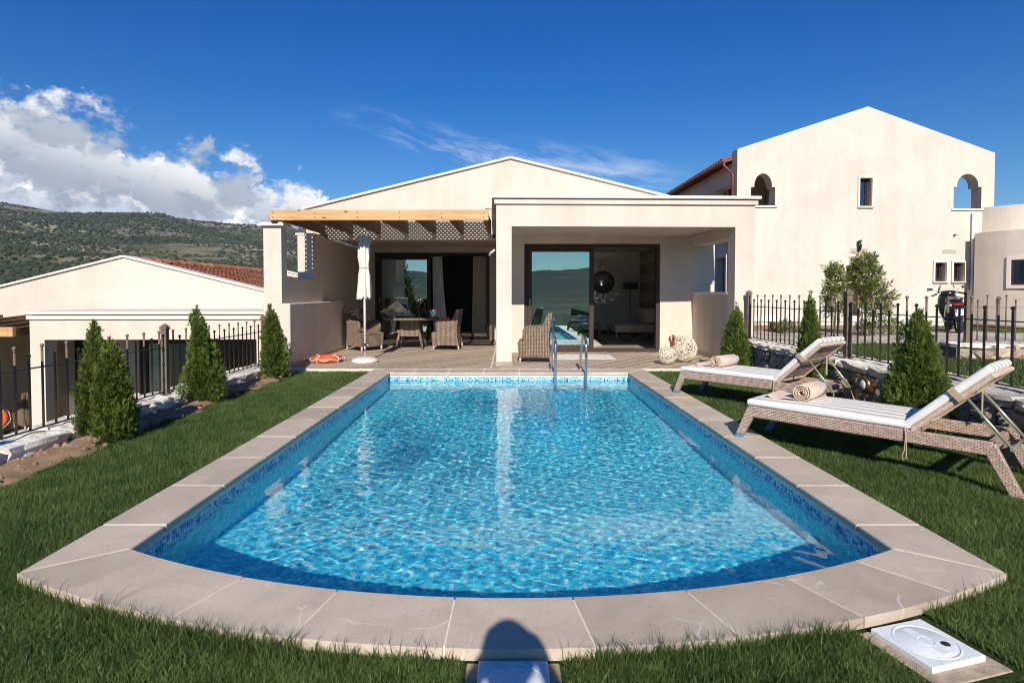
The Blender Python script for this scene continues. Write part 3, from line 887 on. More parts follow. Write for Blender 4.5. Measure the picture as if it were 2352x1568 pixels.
# ------------------------------------------------------------------ deck of wood-look planks, laid slantwise
deck = struct('deck', MB().box((-3.80, 10.045, -0.30), (4.12, 12.9, -0.0035)).box((-3.80, 12.9, -0.30), (0.0, 16.3, -0.0035)).build('deck', M_DECKJOINT))
def clip_poly(poly, nx, ny, d):
    out = []
    for i in range(len(poly)):
        p, q = poly[i], poly[(i+1) % len(poly)]
        dp, dq = nx*p[0]+ny*p[1]-d, nx*q[0]+ny*q[1]-d
        if dp <= 0: out.append(p)
        if (dp < 0 < dq) or (dq < 0 < dp):
            t_ = dp/(dp-dq); out.append((p[0]+(q[0]-p[0])*t_, p[1]+(q[1]-p[1])*t_))
    return out
PA = R(50); pdx, pdy = math.cos(PA), math.sin(PA); pnx, pny = -pdy, pdx
PW, PG = 0.235, 0.034
def clipped_planks(rect, name='plank', z=0.0):
    x0, x1, y0, y1 = rect
    cs = [(x, y) for x in (x0, x1) for y in (y0, y1)]
    ds = [c[0]*pnx+c[1]*pny for c in cs]; ls = [c[0]*pdx+c[1]*pdy for c in cs]
    k = math.floor(min(ds)/PW)
    while k*PW < max(ds):
        a_, b_ = k*PW+PG/2, (k+1)*PW-PG/2
        l = math.floor(min(ls)/2.4)*2.4 + (k % 3)*0.8 - 2.4
        while l < max(ls):
            quad = [(pdx*u_+pnx*w_, pdy*u_+pny*w_) for u_, w_ in ((l, a_), (l+2.4-0.006, a_), (l+2.4-0.006, b_), (l, b_))]
            for (nx2, ny2, d2) in ((-1, 0, -x0), (1, 0, x1), (0, -1, -y0), (0, 1, y1)):
                quad = clip_poly(quad, nx2, ny2, d2)
                if len(quad) < 3: break
            if len(quad) >= 3:
                cx = sum(p[0] for p in quad)/len(quad); cy = sum(p[1] for p in quad)/len(quad)
                ca, sa = math.cos(-PA), math.sin(-PA)
                loc = [((p[0]-cx)*ca-(p[1]-cy)*sa, (p[0]-cx)*sa+(p[1]-cy)*ca) for p in quad]
                MB().plate([loc], -0.012, 0.0, 'z').build(name, M_DECK, deck, (cx, cy, z-0.001), rot=(0, 0, PA))
            l += 2.4
        k += 1
clipped_planks((-3.78, -0.30, 10.05, 16.28))
clipped_planks((-0.27, 4.10, 10.05, 12.88))

# ------------------------------------------------------------------ grass
def grass_blades(xs, ys, z0, h, w, lean, tint, bent=True):
    n = len(xs)
    th = RNG.uniform(0, 2*math.pi, n); ph = RNG.uniform(0, 2*math.pi, n)
    wx, wy = np.cos(th)*w/2, np.sin(th)*w/2
    lx, ly = np.cos(ph)*lean*h, np.sin(ph)*lean*h
    if bent:
        V = np.zeros((n, 5, 3))
        V[:, 0] = np.stack([xs-wx, ys-wy, z0], -1); V[:, 1] = np.stack([xs+wx, ys+wy, z0], -1)
        V[:, 2] = np.stack([xs+wx*.8+lx*.35, ys+wy*.8+ly*.35, z0+h*.6], -1); V[:, 3] = np.stack([xs-wx*.8+lx*.35, ys-wy*.8+ly*.35, z0+h*.6], -1)
        V[:, 4] = np.stack([xs+lx, ys+ly, z0+h], -1)
        F = np.array([[0, 1, 2], [0, 2, 3], [3, 2, 4]])
        g_ = np.array([0.25, 0.25, 0.8, 0.8, 1.0])
    else:
        V = np.zeros((n, 3, 3))
        V[:, 0] = np.stack([xs-wx, ys-wy, z0], -1); V[:, 1] = np.stack([xs+wx, ys+wy, z0], -1)
        V[:, 2] = np.stack([xs+lx, ys+ly, z0+h], -1)
        F = np.array([[0, 1, 2]]); g_ = np.array([0.3, 0.3, 1.0])
    k = V.shape[1]
    FF = (F[None] + (np.arange(n)*k)[:, None, None]).reshape(-1, 3)
    T = np.repeat(tint[:, None], k, 1)
    cols = np.repeat(T.reshape(-1, 1), 4, 1); cols[:, 3] = 1
    return V.reshape(-1, 3), FF, cols
def scatter(x0, x1, y0, y1, dens_fn, dmax):
    n = int((x1-x0)*(y1-y0)*dmax)
    x = RNG.uniform(x0, x1, n); y = RNG.uniform(y0, y1, n)
    k = RNG.random(n) < dens_fn(x, y)/dmax
    k &= np.abs(x) < 0.93*y + 0.35
    k &= ~in_pool_np(x, y, -0.004)
    return x[k], y[k]
COVERS = [((0.02, 1.965), 0.0, 0.185, 0.21), ((1.60, 2.20), R(15), 0.20, 0.26)]
def off_cover(x, y):
    k = np.ones(len(x), bool)
    for (cx, cy), an, hw, hd in COVERS:
        u_ = (x-cx)*math.cos(an)+(y-cy)*math.sin(an); w_ = -(x-cx)*math.sin(an)+(y-cy)*math.cos(an)
        k &= ~((np.abs(u_) < hw) & (np.abs(w_) < hd))
    return k
parts = []
def lawn_patch(x0, x1, y0, y1, dmax, hmean, wmean, bent, falloff):
    df = lambda x, y: dmax*np.clip(1.0 - falloff*(y-2.0), 0.28, 1)
    x, y = scatter(x0, x1, y0, y1, df, dmax)
    k = off_cover(x, y); x, y = x[k], y[k]
    if x1 < 0:                     # thins out over the soil bed
        e = -3.55 + 0.07*np.sin(y*3.1) + 0.06*np.sin(y*7.7+1) + 0.03*np.sin(y*17)
        k = (x > e-0.02) | (RNG.random(len(x)) < 0.035); x, y = x[k], y[k]
    pat = fbm2(x, y, 31, 4, 2.2); fine = fbm2(x, y, 33, 3, 16.0)
    h = hmean*np.clip(RNG.normal(1, 0.28, len(x)) + 0.18*fine, 0.35, 2.0)
    w = wmean*RNG.uniform(0.7, 1.35, len(x))*(1+0.06*np.maximum(y-3, 0))
    tint = np.clip(0.42 + 0.13*pat + 0.12*fine + RNG.normal(0, 0.27, len(x)), 0, 1)
    parts.append(grass_blades(x, y, np.full(len(x), LAWN_Z-0.004), h, w, RNG.uniform(0.2, 1.1, len(x)), tint, bent))
lawn_patch(-3.95, -2.27, 2.2, 10.04, 24000, 0.030, 0.0040, False, 0.085)
lawn_patch(2.31, 3.95, 2.2, 10.2, 24000, 0.030, 0.0040, False, 0.085)
lawn_patch(-2.75, 2.75, 1.55, 2.75, 46000, 0.028, 0.0034, True, 0.0)
# long uncut blades along the outer edge of the curved coping
th = RNG.uniform(-0.5, 0.5, 9000); keep = (fbm2(th*30, th*0, 41, 3, 0.5) > -0.1) | (RNG.random(9000) < 0.25)
keep &= ~((th > -0.045) & (th < 0.035)); th = th[keep]
rr_ = R_OUT + np.abs(RNG.normal(0.0, 0.035, len(th))) + 0.004
x = XC + rr_*np.sin(th); y = C_OUT - rr_*np.cos(th)
k = off_cover(x, y); x, y = x[k], y[k]
h = np.clip(RNG.normal(0.062, 0.024, len(x)), 0.03, 0.15)
parts.append(grass_blades(x, y, np.full(len(x), LAWN_Z-0.004), h, RNG.uniform(0.0025, 0.0042, len(x)), RNG.uniform(0.15, 0.9, len(x)), np.clip(RNG.normal(0.32, 0.2, len(x)), 0, 1), True))
# garden lawn beyond the fence: coarser, far off
nG = 60000
x = RNG.uniform(4.55, 13.5, nG); y = RNG.uniform(5.2, 12.25, nG); k = np.abs(x) < 0.93*y+0.2; x, y = x[k], y[k]
pat = fbm2(x, y, 35, 4, 1.6)
parts.append(grass_blades(x, y, np.full(len(x), GAR_Z-0.004), RNG.uniform(0.025, 0.055, len(x)), RNG.uniform(0.008, 0.014, len(x)), RNG.uniform(0.2, 1.0, len(x)), np.clip(0.42+0.12*pat+RNG.normal(0, 0.2, len(x)), 0, 1), False))
nG = 9000
x = RNG.uniform(12.6, 16.0, nG); y = RNG.uniform(15.0, 17.6, nG)
parts.append(grass_blades(x, y, np.full(len(x), GAR_Z+0.02), RNG.uniform(0.04, 0.07, nG), RNG.uniform(0.012, 0.02, nG), RNG.uniform(0.2, 1.0, nG), np.clip(RNG.normal(0.5, 0.2, nG), 0, 1), False))
o = 0; VV = []; FF = []; CC = []
for V, F, C_ in parts:
    VV.append(V); FF.append(F+o); CC.append(C_); o += len(V)
grass = tag(np_mesh('grass', np.concatenate(VV), np.concatenate(FF), M_GRASS, cols=np.concatenate(CC)), 'short green lawn grass around the pool and in the garden', 'grass', kind='stuff')
# ------------------------------------------------------------------ the villa (same type three times on the slope)
YG = 12.80                # gable wall, front face
GL, GR, GAX, GAZ, GEZ = -4.37, 4.50, 0.06, 4.19, 3.11
YB = 16.20                # back wall of the covered terrace
PR = R(1.8)               # the porch stands a touch askew
PIV = Vector((-0.2, 10.4, 0))
def porch_pt(x, y):
    p = Matrix.Rotation(PR, 2, 'Z') @ Vector((x-PIV.x, y-PIV.y)); return p.x+PIV.x, p.y+PIV.y
PM = Matrix.Translation(PIV) @ Matrix.Rotation(PR, 4, 'Z') @ Matrix.Translation(-PIV)

def rect(x0, x1, z0, z1): return [(x0, z0), (x1, z0), (x1, z1), (x0, z1)]
def frame_boxes(b, x0, x1, z0, z1, y0, y1, w, bottom=True, M=None):
    b.box((x0, y0, z0), (x0+w, y1, z1), M=M); b.box((x1-w, y0, z0), (x1, y1, z1), M=M)
    b.box((x0+w, y0, z1-w), (x1-w, y1, z1), M=M)
    if bottom: b.box((x0+w, y0, z0), (x1-w, y1, z0+w), M=M)

def make_villa(label, detail=True):
    h = thing('villa', label, 'house', (0, 0, 0))
    S = M_STUCCO
    # gable wall: hangs over the terrace on the left, stands on the porch side with the wide door
    sl = (GAZ-GEZ)/(GAX-GL)
    zr = GAZ - sl*(GR-GAX)
    D0, D1, DZ = 0.36, 3.32, 2.36
    outer = [(-0.25, -0.2), (GR, -0.2), (GR, zr), (GAX, GAZ), (GL, GEZ), (GL, 2.455), (-0.25, 2.455)]
    MB().plate([outer, rect(D0, D1, -0.02, DZ)], YG, YG+0.30, 'y').build('gable_wall', S, h)
    # white verge copings along the gable
    for (xa, za, xb, zb) in ((GL-0.05, GEZ-0.012, GAX, GAZ), (GR+0.05, zr-0.012, GAX, GAZ)):
        d = Vector((xb-xa, 0, zb-za)); nz = Vector((-d.z, 0, d.x)).normalized(); nz = nz if nz.z > 0 else -nz
        b = MB(); p = Vector((xa, 0, za)); q = Vector((xb, 0, zb))
        v = []
        for c in (p, q):
            for yy in (YG-0.055, YG+0.36):
                for t_ in (0.0, 0.045): v.append(c + nz*t_ + Vector((0, yy, 0)))
        b.add(v, [(0, 1, 3, 2), (4, 6, 7, 5), (0, 4, 5, 1), (2, 3, 7, 6), (1, 5, 7, 3), (0, 2, 6, 4)])
        b.build('verge_coping', M_TRIM, h)
    # side walls and roof slabs running back
    MB().box((GR-0.30, YG+0.30, -0.2), (GR, 24.0, zr-0.2)).build('side_wall', S, h)
    MB().box((GL, YB+0.3, -2.0), (GL+0.30, 24.0, GEZ-0.2)).build('side_wall', S, h)
    MB().box((GL, 24.0, -2.0), (GR, 24.3, GEZ-0.2)).build('rear_wall', S, h)
    for sgn, xe in ((-1, GL), (1, GR)):
        ze = GEZ if sgn < 0 else zr
        b = MB(); v = []
        for (x, z) in ((xe, ze-0.27), (GAX, GAZ-0.27)):
            for yy in (YG+0.30, 24.3):
                v.append((x, yy, z)); v.append((x, yy, z+0.10))
        b.add(v, [(0, 2, 3, 1), (4, 5, 7, 6), (0, 1, 5, 4), (2, 6, 7, 3), (1, 3, 7, 5), (0, 4, 6, 2)])
        b.build('roof', MATS.get('roof_clay', M_TRIM), h)
    # terrace: ceiling, back wall with sliding door opening, side wall with the open window
    MB().box((GL+0.30, YG+0.30, 2.56), (-0.25, YB+0.3, 2.68)).build('terrace_ceiling', S, h)
    L0, L1, LZ = -3.66, -0.50, 2.40
    MB().plate([rect(-3.93, 0.10, -0.2, 2.56), rect(L0, L1, -0.02, LZ)], YB, YB+0.30, 'y').build('terrace_wall', S, h)
    MB().box((-0.25, YG+0.30, -0.2), (0.05, YB, 2.56)).build('partition_wall', S, h)
    side = [(10.22, -2.2), (YB+0.30, -2.2), (YB+0.30, 2.455), (11.88, 2.455), (11.88, 1.57), (10.47, 1.57), (10.47, 2.455), (10.22, 2.455)]
    MB().plate([side], -4.235, -3.925, 'x').build('terrace_side_wall', S, h)
    MB().box((-4.25, 10.205, -2.2), (-3.78, 13.65, 1.11)).build('low_wall', S, h, bevel=0.012)
    MB().box((-4.30, 10.15, 2.455), (-3.86, 10.58, 2.49)).box((-4.275, 10.175, 2.49), (-3.885, 10.555, 2.515)).build('pillar_cap', M_TRIM, h)
    MB().box((-4.27, 11.86, 2.46), (-3.90, YG-0.06, 2.50)).build('wall_cap', M_TRIM, h)
    MB().box((-3.78, 10.25, 0.0), (-3.765, 13.6, 0.07)).build('skirting', M_DECK, h)
    # porch: frame of pillars and deep lintel with a stepped cornice
    ZL, ZT = 2.47, 2.86
    fr = [(-0.20, -0.2), (0.07, -0.2), (0.07, ZL), (4.07, ZL), (4.07, -0.2), (4.42, -0.2), (4.42, ZT), (-0.20, ZT)]
    MB().plate([fr], 10.4, 10.72, 'y', M=PM).build('porch_frame', S, h)
    MB().box((-0.235, 10.36, ZT), (4.46, 12.80, 2.945), M=PM).build('cornice_band', M_TRIM if not detail else S, h)
    MB().box((-0.275, 10.315, 2.955), (4.505, 12.80, 3.01), M=PM).build('cornice_slab', M_TRIM, h, bevel=0.006)
    MB().box((0.0, 10.73, ZL+0.06), (4.40, 12.79, ZT-0.01), M=PM).build('porch_ceiling', S, h)
    MB().box((-0.205, 10.73, -0.0), (0.065, 10.74, 0.01), M=PM).build('pillar_foot', S, h)
    if detail:
        MB().box((4.07, 10.73, 2.30), (4.40, 12.80, ZL+0.05), M=PM).build('porch_side_beam', S, h)
        MB().box((4.10, 10.73, -0.2), (4.40, 12.80, 1.27), M=PM).build('parapet', S, h)
        MB().box((4.06, 10.73, 1.27), (4.43, 12.80, 1.315), M=PM).build('parapet_cap', M_TRIM, h)
        MB().box((4.075, 10.75, 0.0), (4.088, 12.78, 0.08), M=PM).build('skirting', M_DECK, h)
        MB().box((-0.215, 10.385, 0.0), (0.085, 10.399, 0.075), M=PM).build('skirting', M_DECK, h)
    # porch door: brown frame, one glazed leaf, the other half open
    fb = MB(); frame_boxes(fb, D0, D1, 0.0, DZ, YG+0.05, YG+0.20, 0.075)
    fb.build('door_frame', M_DARKWOOD, h, bevel=0.004)
    mid = 1.885
    lf = MB(); frame_boxes(lf, D0+0.075, mid, 0.06, DZ-0.075, YG+0.065, YG+0.125, 0.095)
    leaf = lf.build('sliding_leaf', M_DARKWOOD, h, bevel=0.004)
    MB().box((D0+0.165, YG+0.09, 0.15), (mid-0.09, YG+0.10, DZ-0.165)).build('pane', M_GLASS, leaf)
    if detail:
        MB().tube([(D0+0.125, YG+0.05, 0.98), (D0+0.125, YG+0.035, 1.0), (D0+0.125, YG+0.035, 1.16), (D0+0.125, YG+0.05, 1.18)], 0.011, 8).build('handle', M_STEEL, leaf)
        MB().box((D1-0.078, YG+0.10, 0.12), (D1-0.068, YG+0.14, DZ-0.1)).build('frame_seal', M_BLACK, h)
    # terrace door
    fb = MB(); frame_boxes(fb, L0, L1, 0.0, LZ, YB+0.04, YB+0.20, 0.085)
    fb.build('door_frame', M_DARKWOOD, h, bevel=0.004)
    lf = MB(); frame_boxes(lf, L0+0.085, -2.13, 0.06, LZ-0.085, YB+0.06, YB+0.12, 0.10)
    leaf = lf.build('sliding_leaf', M_DARKWOOD, h, bevel=0.004)
    MB().box((L0+0.18, YB+0.085, 0.155), (-2.225, YB+0.095, LZ-0.18)).build('pane', M_GLASS, leaf)
    if detail:
        MB().tube([(L0+0.13, YB+0.045, 0.98), (L0+0.13, YB+0.03, 1.0), (L0+0.13, YB+0.03, 1.16), (L0+0.13, YB+0.045, 1.18)], 0.012, 8).build('handle', M_STEEL, leaf)
    # rooms behind the doors
    MB().box((GL+0.31, YB+0.31, -0.02), (-0.27, 23.9, -0.005)).box((0.06, YG+0.31, -0.02), (GR-0.31, 23.9, -0.005)).build('room_floor', M_FLOORIN, h)
    MB().box((0.05, 18.6, 0), (GR-0.3, 18.8, 2.6)).build('room_back_wall', M_PLASTER, h)
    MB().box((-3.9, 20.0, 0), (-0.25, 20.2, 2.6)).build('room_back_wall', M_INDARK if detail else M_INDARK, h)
    MB().box((-0.26, YB+0.31, 0), (0.06, 23.9, 2.6)).build('room_partition', M_PLASTER, h)
    MB().box((GL+0.30, YB+0.31, 2.58), (GR-0.30, 23.9, 2.68)).box((0.06, YG+0.31, 2.58), (GR-0.31, YB+0.305, 2.68)).build('room_ceiling', M_PLASTER, h)
    return h
def mat_roof():
    m, t = new_mat('roof_clay')
    co = geopos(t); inf = t.n('ShaderNodeObjectInfo').outputs['Random']
    a = t.noise(co, 3.0, 5, 0.6)
    c = t.ramp(a, [(0.3, (0.20, 0.075, 0.045)), (0.55, (0.33, 0.125, 0.075)), (0.75, (0.42, 0.19, 0.12))])
    f = t.smooth(inf, 0, 1, 0.72, 1.2, 'LINEAR')
    c = t.mix(1.0, c, t.comb(f, f, f), 'MULTIPLY')
    return finish(m, t, pbr(t, c, 0.85, bump(t, t.noise(co, 40, 3, 0.6), 0.3, 0.005), 0, 0.2))
M_ROOF = mat_roof()
villa = make_villa('cream stucco villa with low gable, flat-roofed porch and sliding glass doors behind the pool')
villa2 = make_villa('neighbouring cream villa below the white stone wall, its porch seen through the fence', False)
OFF2 = Vector((-8.92, 0.80, -2.07))
villa2.location = OFF2
# clay barrel tiles on the neighbour's right-hand slope, each its own piece
sl = (GAZ-GEZ)/(GAX-GL)
vdir = Vector((1, 0, -sl)).normalized()
q = MB(); prof = []
for i in range(7):
    a = math.pi*i/6; prof.append((math.cos(a), math.sin(a)))
v = []
for u_, rr_, up in ((0.0, 0.078, 0.0), (0.40, 0.100, 0.012)):
    for (cy, cz) in prof: v.append((u_, cy*rr_, cz*rr_*0.85 + up))
for u_, rr_, up in ((0.0, 0.064, 0.0), (0.40, 0.086, 0.012)):
    for (cy, cz) in prof: v.append((u_, cy*rr_, cz*rr_*0.85 + up))
f = [(i, i+1, 8+i, 7+i) for i in range(6)] + [(14+i+1, 14+i, 21+i, 21+i+1) for i in range(6)] + [(7+i, 7+i+1, 21+i+1, 21+i) for i in range(6)]
q.add(v, f, 0, True)
tmp = q.build('roof_tile', M_ROOF); tile_data = tmp.data; bpy.data.objects.remove(tmp)
tilt = math.atan(sl)
for cidx in range(9):
    for k in range(33):
        u_ = 0.10 + cidx*0.345
        p = Vector((GAX, YG+0.85+k*0.232, GAZ-0.12)) + vdir*u_
        link('roof_tile', tile_data, villa2, p, (0, tilt, 0))
q = MB(); v = []
for u_, rr_, up in ((0.0, 0.10, 0.0), (0.42, 0.125, 0.012)):
    for (cy, cz) in prof: v.append((cy*rr_*1.05, u_, cz*rr_ + up))
q.add(v, [(i+1, i, 7+i, 8+i) for i in range(6)] + [tuple(range(7, 14))], 0, True)
tmp = q.build('ridge_tile', M_ROOF); ridge_data = tmp.data; bpy.data.objects.remove(tmp)
for k in range(22):
    link('ridge_tile', ridge_data, villa2, (GAX, YG+0.5+k*0.37, GAZ-0.08), (0, 0, random.uniform(-0.03, 0.03)))
# a third one, far down the slope: only its right verge shows through the terrace window
g3 = at(630, 617, Y=31.0)
v3 = thing('villa', 'distant villa whose pale gable edge shows through the terrace side opening', 'house', (g3.x, 31.0, g3.z))
MB().plate([[(-4.4, -1.08), (-4.4, -4.5), (4.4, -4.5), (4.4, -1.08), (0, 0)]], 0, 0.3, 'y').build('gable_wall', M_STUCCO, v3)
for s_ in (-1, 1):
    MB().bar((s_*4.45, 0.15, -1.06), (0, 0.15, 0.03), 0.42, 0.07).build('verge_coping', M_TRIM, v3)
    b = MB(); b.add([(s_*4.4, 0.3, -1.2), (0, 0.3, -0.12), (0, 9, -0.12), (s_*4.4, 9, -1.2)], [(0, 1, 2, 3)]); b.build('roof', M_ROOF, v3)
MB().box((-4.4, 0.3, -4.5), (-4.1, 9, -1.25)).box((4.1, 0.3, -4.5), (4.4, 9, -1.25)).build('side_wall', M_STUCCO, v3)

# ------------------------------------------------------------------ pergolas
def make_pergola(label, full=True):
    p = thing('pergola', label, 'pergola', (0, 0, 0), 0, 'timber pergolas over the terraces')
    x0, x1 = -4.10, -0.33
    z0, z1 = 2.545, 2.725
    bm_ = MB().box((x0, 10.16, z0), (x1, 10.24, z1)).build('front_beam', M_BEAM, p, bevel=0.006)
    for x in np.linspace(x0+0.06, x1-0.08, 6):
        for z in (z0+0.05, z1-0.05):
            MB().lathe([(0.011, 0.0), (0.011, 0.006), (0.0, 0.007)], 8).build('bolt', M_STEEL, bm_, (x, 10.16, z), rot=(R(90), 0, 0))
    for x in np.linspace(x0+0.10, x1-0.06, 7):
        MB().plate([[(10.245, z0+0.01), (12.79, z0+0.025), (12.79, z1+0.135), (10.245, z1-0.02)]], x-0.035, x+0.035, 'x').build('rafter', M_RAFTER, p, bevel=0.004)
    # thin roof panels with staggered round perforations, one between each pair of rafters
    xsr = list(np.linspace(x0+0.10, x1-0.06, 7)); zf = lambda y_: z1-0.016+0.157*(y_-10.245)/2.545
    cw, ch, rh = 0.082, 0.066, 0.0225
    for i in range(6):
        xa, xb = (xsr[i], xsr[i+1]) if i else (x0+0.01, xsr[1])
        xa += 0.0015; nx = max(1, round((xb-xa)/cw)); w_ = (xb-xa)/nx; ny = int((12.78-10.25)/ch)
        v = []; f = []
        for iy in range(ny):
            for ix in range(nx):
                cx = xa+(ix+0.5)*w_; cy = 10.25+(iy+0.5)*ch; o = len(v)
                sh = (w_/4 if iy % 2 else -w_/4)*0.98
                for k in range(8):
                    an = math.pi/4*k+math.pi/8; v.append((cx+sh+rh*math.cos(an)*0.62, cy+rh*math.sin(an), zf(cy+rh*math.sin(an))))
                for k in range(8):
                    an = math.pi/4*k+math.pi/8; c_, s_ = math.cos(an), math.sin(an); mx = max(abs(c_), abs(s_))
                    v.append((cx+w_/2*c_/mx, cy+ch/2*s_/mx, zf(cy+ch/2*s_/mx)))
                v += [(cx+w_/2*p_, cy+ch/2*q_, zf(cy+ch/2*q_)) for p_, q_ in ((1, 1), (-1, 1), (-1, -1), (1, -1))]
                for k in range(8): f.append((o+k, o+8+k, o+8+(k+1) % 8, o+(k+1) % 8))
                for k, c_ in ((0, 16), (2, 17), (4, 18), (6, 19)): f.append((o+8+k, o+c_, o+8+k+1))
        MB().add(v, f).build('perforated_panel', M_LATTICE, p)
        if not full: break
    MB().box((x0+0.04, 10.12, 2.50), (x0+0.14, 10.24, z0-0.001)).build('bracket', M_BLACK, p)
    if full:
        MB().box((-4.0, 12.60, 2.47), (-3.87, 12.695, z0-0.002)).box((x1-0.02, 12.60, 2.47), (x1+0.06, 12.695, z0-0.002)).build('bracket', M_BLACK, p)
        MB().tube([(x1-0.05, 10.2, z1+0.004), (x1-0.05, 10.2, z1+0.02), (-0.22, 10.3, z1+0.02)], 0.008, 6).build('tie_rod', M_BLACK, p)
    return p
perg = make_pergola('pine pergola with lattice roof over the terrace dining table')
perg2 = make_pergola('pine pergola of the neighbouring villa, only its orange beam end in view', False)
perg2.location = OFF2

# ------------------------------------------------------------------ two-storey house on the right
YH = 18.3
PX = 18.3/FPX
def hx(x): return (x-CPX)*PX
def hz(y): return CAM_H + (HOR-y)*PX
HR = R(1.2)
HPIV = Vector((hx(1690), YH, 0))
HM = Matrix.Translation(HPIV) @ Matrix.Rotation(HR, 4, 'Z') @ Matrix.Translation(-HPIV)
house = thing('two_storey_house', 'tall pale two-storey house with pointed gable and two arched loggia openings', 'house')
HL, HRX = hx(1690), hx(2288)
def arch(x0, x1, zs, zn, zt, inset):
    pts = [(x0, zs), (x1, zs), (x1, zn), (x1-inset, zn)]
    cx = (x0+x1)/2; rx = (x1-x0)/2-inset
    for i in range(1, 14):
        a = math.pi*i/14; pts.append((cx+rx*math.cos(a), zn+0.03+(zt-zn-0.03)*math.sin(a)))
    return pts + [(x0+inset, zn), (x0, zn)]
arch1 = arch(hx(1722), hx(1778), hz(473), hz(431), hz(400), 0.10)
arch2 = arch(hx(2193), hx(2258), hz(479), hz(429), hz(399), 0.10)
win_mid = rect(hx(1973), hx(2001), hz(474), hz(410))
win_a = rect(hx(2152), hx(2178), hz(646), hz(603)); win_b = rect(hx(2195), hx(2221), hz(646), hz(603))
door_h = rect(hx(1944), hx(1978), GAR_Z+0.1, hz(611))
front = [(HL, -0.3), (HRX, -0.3), (HRX, hz(351)), (hx(1990), hz(247)), (HL, hz(345))]
MB().plate([front, arch1, arch2, win_mid, win_a, win_b, door_h], YH, YH+0.40, 'y', M=HM).build('front_wall', M_STUCCO2, house)
for nm, r_ in (('arch_sill', (hx(1718), hx(1782), hz(477), hz(473))), ('arch_sill', (hx(2188), hx(2262), hz(483), hz(479)))):
    MB().box((r_[0], YH-0.05, r_[2]), (r_[1], YH+0.38, r_[3]), M=HM).build(nm, M_TRIM, house)
M_NET = simple('net_curtain', (0.10, 0.12, 0.15), 0.9)
def house_window(x0, x1, y0, y1, mid=True, bars=2, tilt=False):
    X0, X1, Z0, Z1 = hx(x0), hx(x1), hz(y1), hz(y0)
    w = 0.06
    b = MB(); frame_boxes(b, X0-w, X1+w, Z0-w, Z1+w, YH-0.045, YH+0.01, w-0.004, M=HM)
    win = b.build('window_surround', M_TRIM, house)
    b = MB(); frame_boxes(b, X0+0.002, X1-0.002, Z0+0.002, Z1-0.002, YH+0.13, YH+0.20, 0.06, M=HM)
    b.build('frame', M_DARKWOOD, win)
    b = MB(); yy = YH+0.15
    frame_boxes(b, X0+0.058, X1-0.058, Z0+0.056, Z1-0.056, yy, yy+0.03, 0.035, M=HM)
    if bars:
        for k in range(1, bars+1):
            z = Z0+0.06+(Z1-Z0-0.12)*k/(bars+1); b.box((X0+0.09, yy+0.003, z-0.012), (X1-0.09, yy+0.027, z+0.012), M=HM)
    if mid: b.box(((X0+X1)/2-0.012, yy+0.004, Z0+0.09), ((X0+X1)/2+0.012, yy+0.026, Z1-0.09), M=HM)
    b.build('sash', M_DARKWOOD, win)
    MB().box((X0+0.06, yy+0.012, Z0+0.06), (X1-0.06, yy+0.018, Z1-0.06), M=HM).build('pane', M_WINGLASS, win)
    MB().box((X0-0.06, YH-0.075, Z0-0.035), (X1+0.06, YH+0.12, Z0-0.002), M=HM).build('sill', M_TRIM, win)
    MB().box((X0+0.01, YH+0.22, Z0+0.01), (X1-0.01, YH+0.24, Z1-0.01), M=HM).build('blind', M_NET, win)
house_window(1973, 2001, 410, 474, False, 2)
house_window(2152, 2178, 603, 646, True, 0)
house_window(2195, 2221, 603, 646, True, 0)
b = MB(); frame_boxes(b, hx(1944)-0.08, hx(1978)+0.08, GAR_Z, hz(611)+0.08, YH-0.04, YH+0.01, 0.078, False, M=HM); b.build('door_surround', M_TRIM, house)
MB().box((hx(1944), YH+0.2, GAR_Z), (hx(1978), YH+0.26, hz(611)), M=HM).build('door', M_DARKWOOD, house)
# loggia interior behind the arches
ZF2 = hz(476)
MB().box((HL+0.02, YH+0.41, ZF2-0.3), (HRX-0.02, YH+9.0, ZF2), M=HM).build('upper_floor', M_STUCCO2, house)
MB().box((HL+1.9, YH+0.42, ZF2), (hx(2150), YH+0.6, hz(330)), M=HM).build('loggia_wall', M_STUCCO2, house)
MB().box((HL+0.5, YH+2.2, ZF2), (HL+1.9, YH+2.4, hz(365)), M=HM).build('loggia_wall', M_STUCCO2, house)
MB().box((HL+0.62, YH+2.14, ZF2), (HL+1.25, YH+2.19, ZF2+1.9), M=HM).build('loggia_door', M_DARKWOOD, house)
# left flank: lower wall, posts and eaves beam of the upper gallery, receding along the pool's direction
ZE = hz(362)
MB().plate([[(YH+0.03, -0.3), (27.5, -0.3), (27.5, ZF2+0.25), (YH+0.03, ZF2+0.25)], [(19.15, GAR_Z+0.9), (20.0, GAR_Z+0.9), (20.0, GAR_Z+2.2), (19.15, GAR_Z+2.2)]], HL+0.02, HL+0.32, 'x').build('flank_wall', M_STUCCO2, house)
sidewin = MB()
for (y0, y1, z0, z1) in ((19.07, 19.15, GAR_Z+0.82, GAR_Z+2.28), (20.0, 20.08, GAR_Z+0.82, GAR_Z+2.28), (19.15, 20.0, GAR_Z+2.2, GAR_Z+2.28), (19.15, 20.0, GAR_Z+0.82, GAR_Z+0.9)):
    sidewin.box((HL-0.05, y0, z0), (HL+0.018, y1, z1))
sw = sidewin.build('window_surround', M_TRIM, house)
MB().box((HL+0.22, 19.15, GAR_Z+0.9), (HL+0.26, 20.0, GAR_Z+2.2)).build('pane', M_WINGLASS, sw)
MB().box((HL+0.02, YH+0.05, ZE-0.75), (HL+0.32, 27.5, ZE-0.10)).build('eaves_beam', M_STUCCO2, house)
for y in (20.35, 22.6, 24.9):
    MB().box((HL+0.02, y, ZF2+0.2), (HL+0.34, y+0.42, ZE-0.74)).build('gallery_post', M_STUCCO2, house)
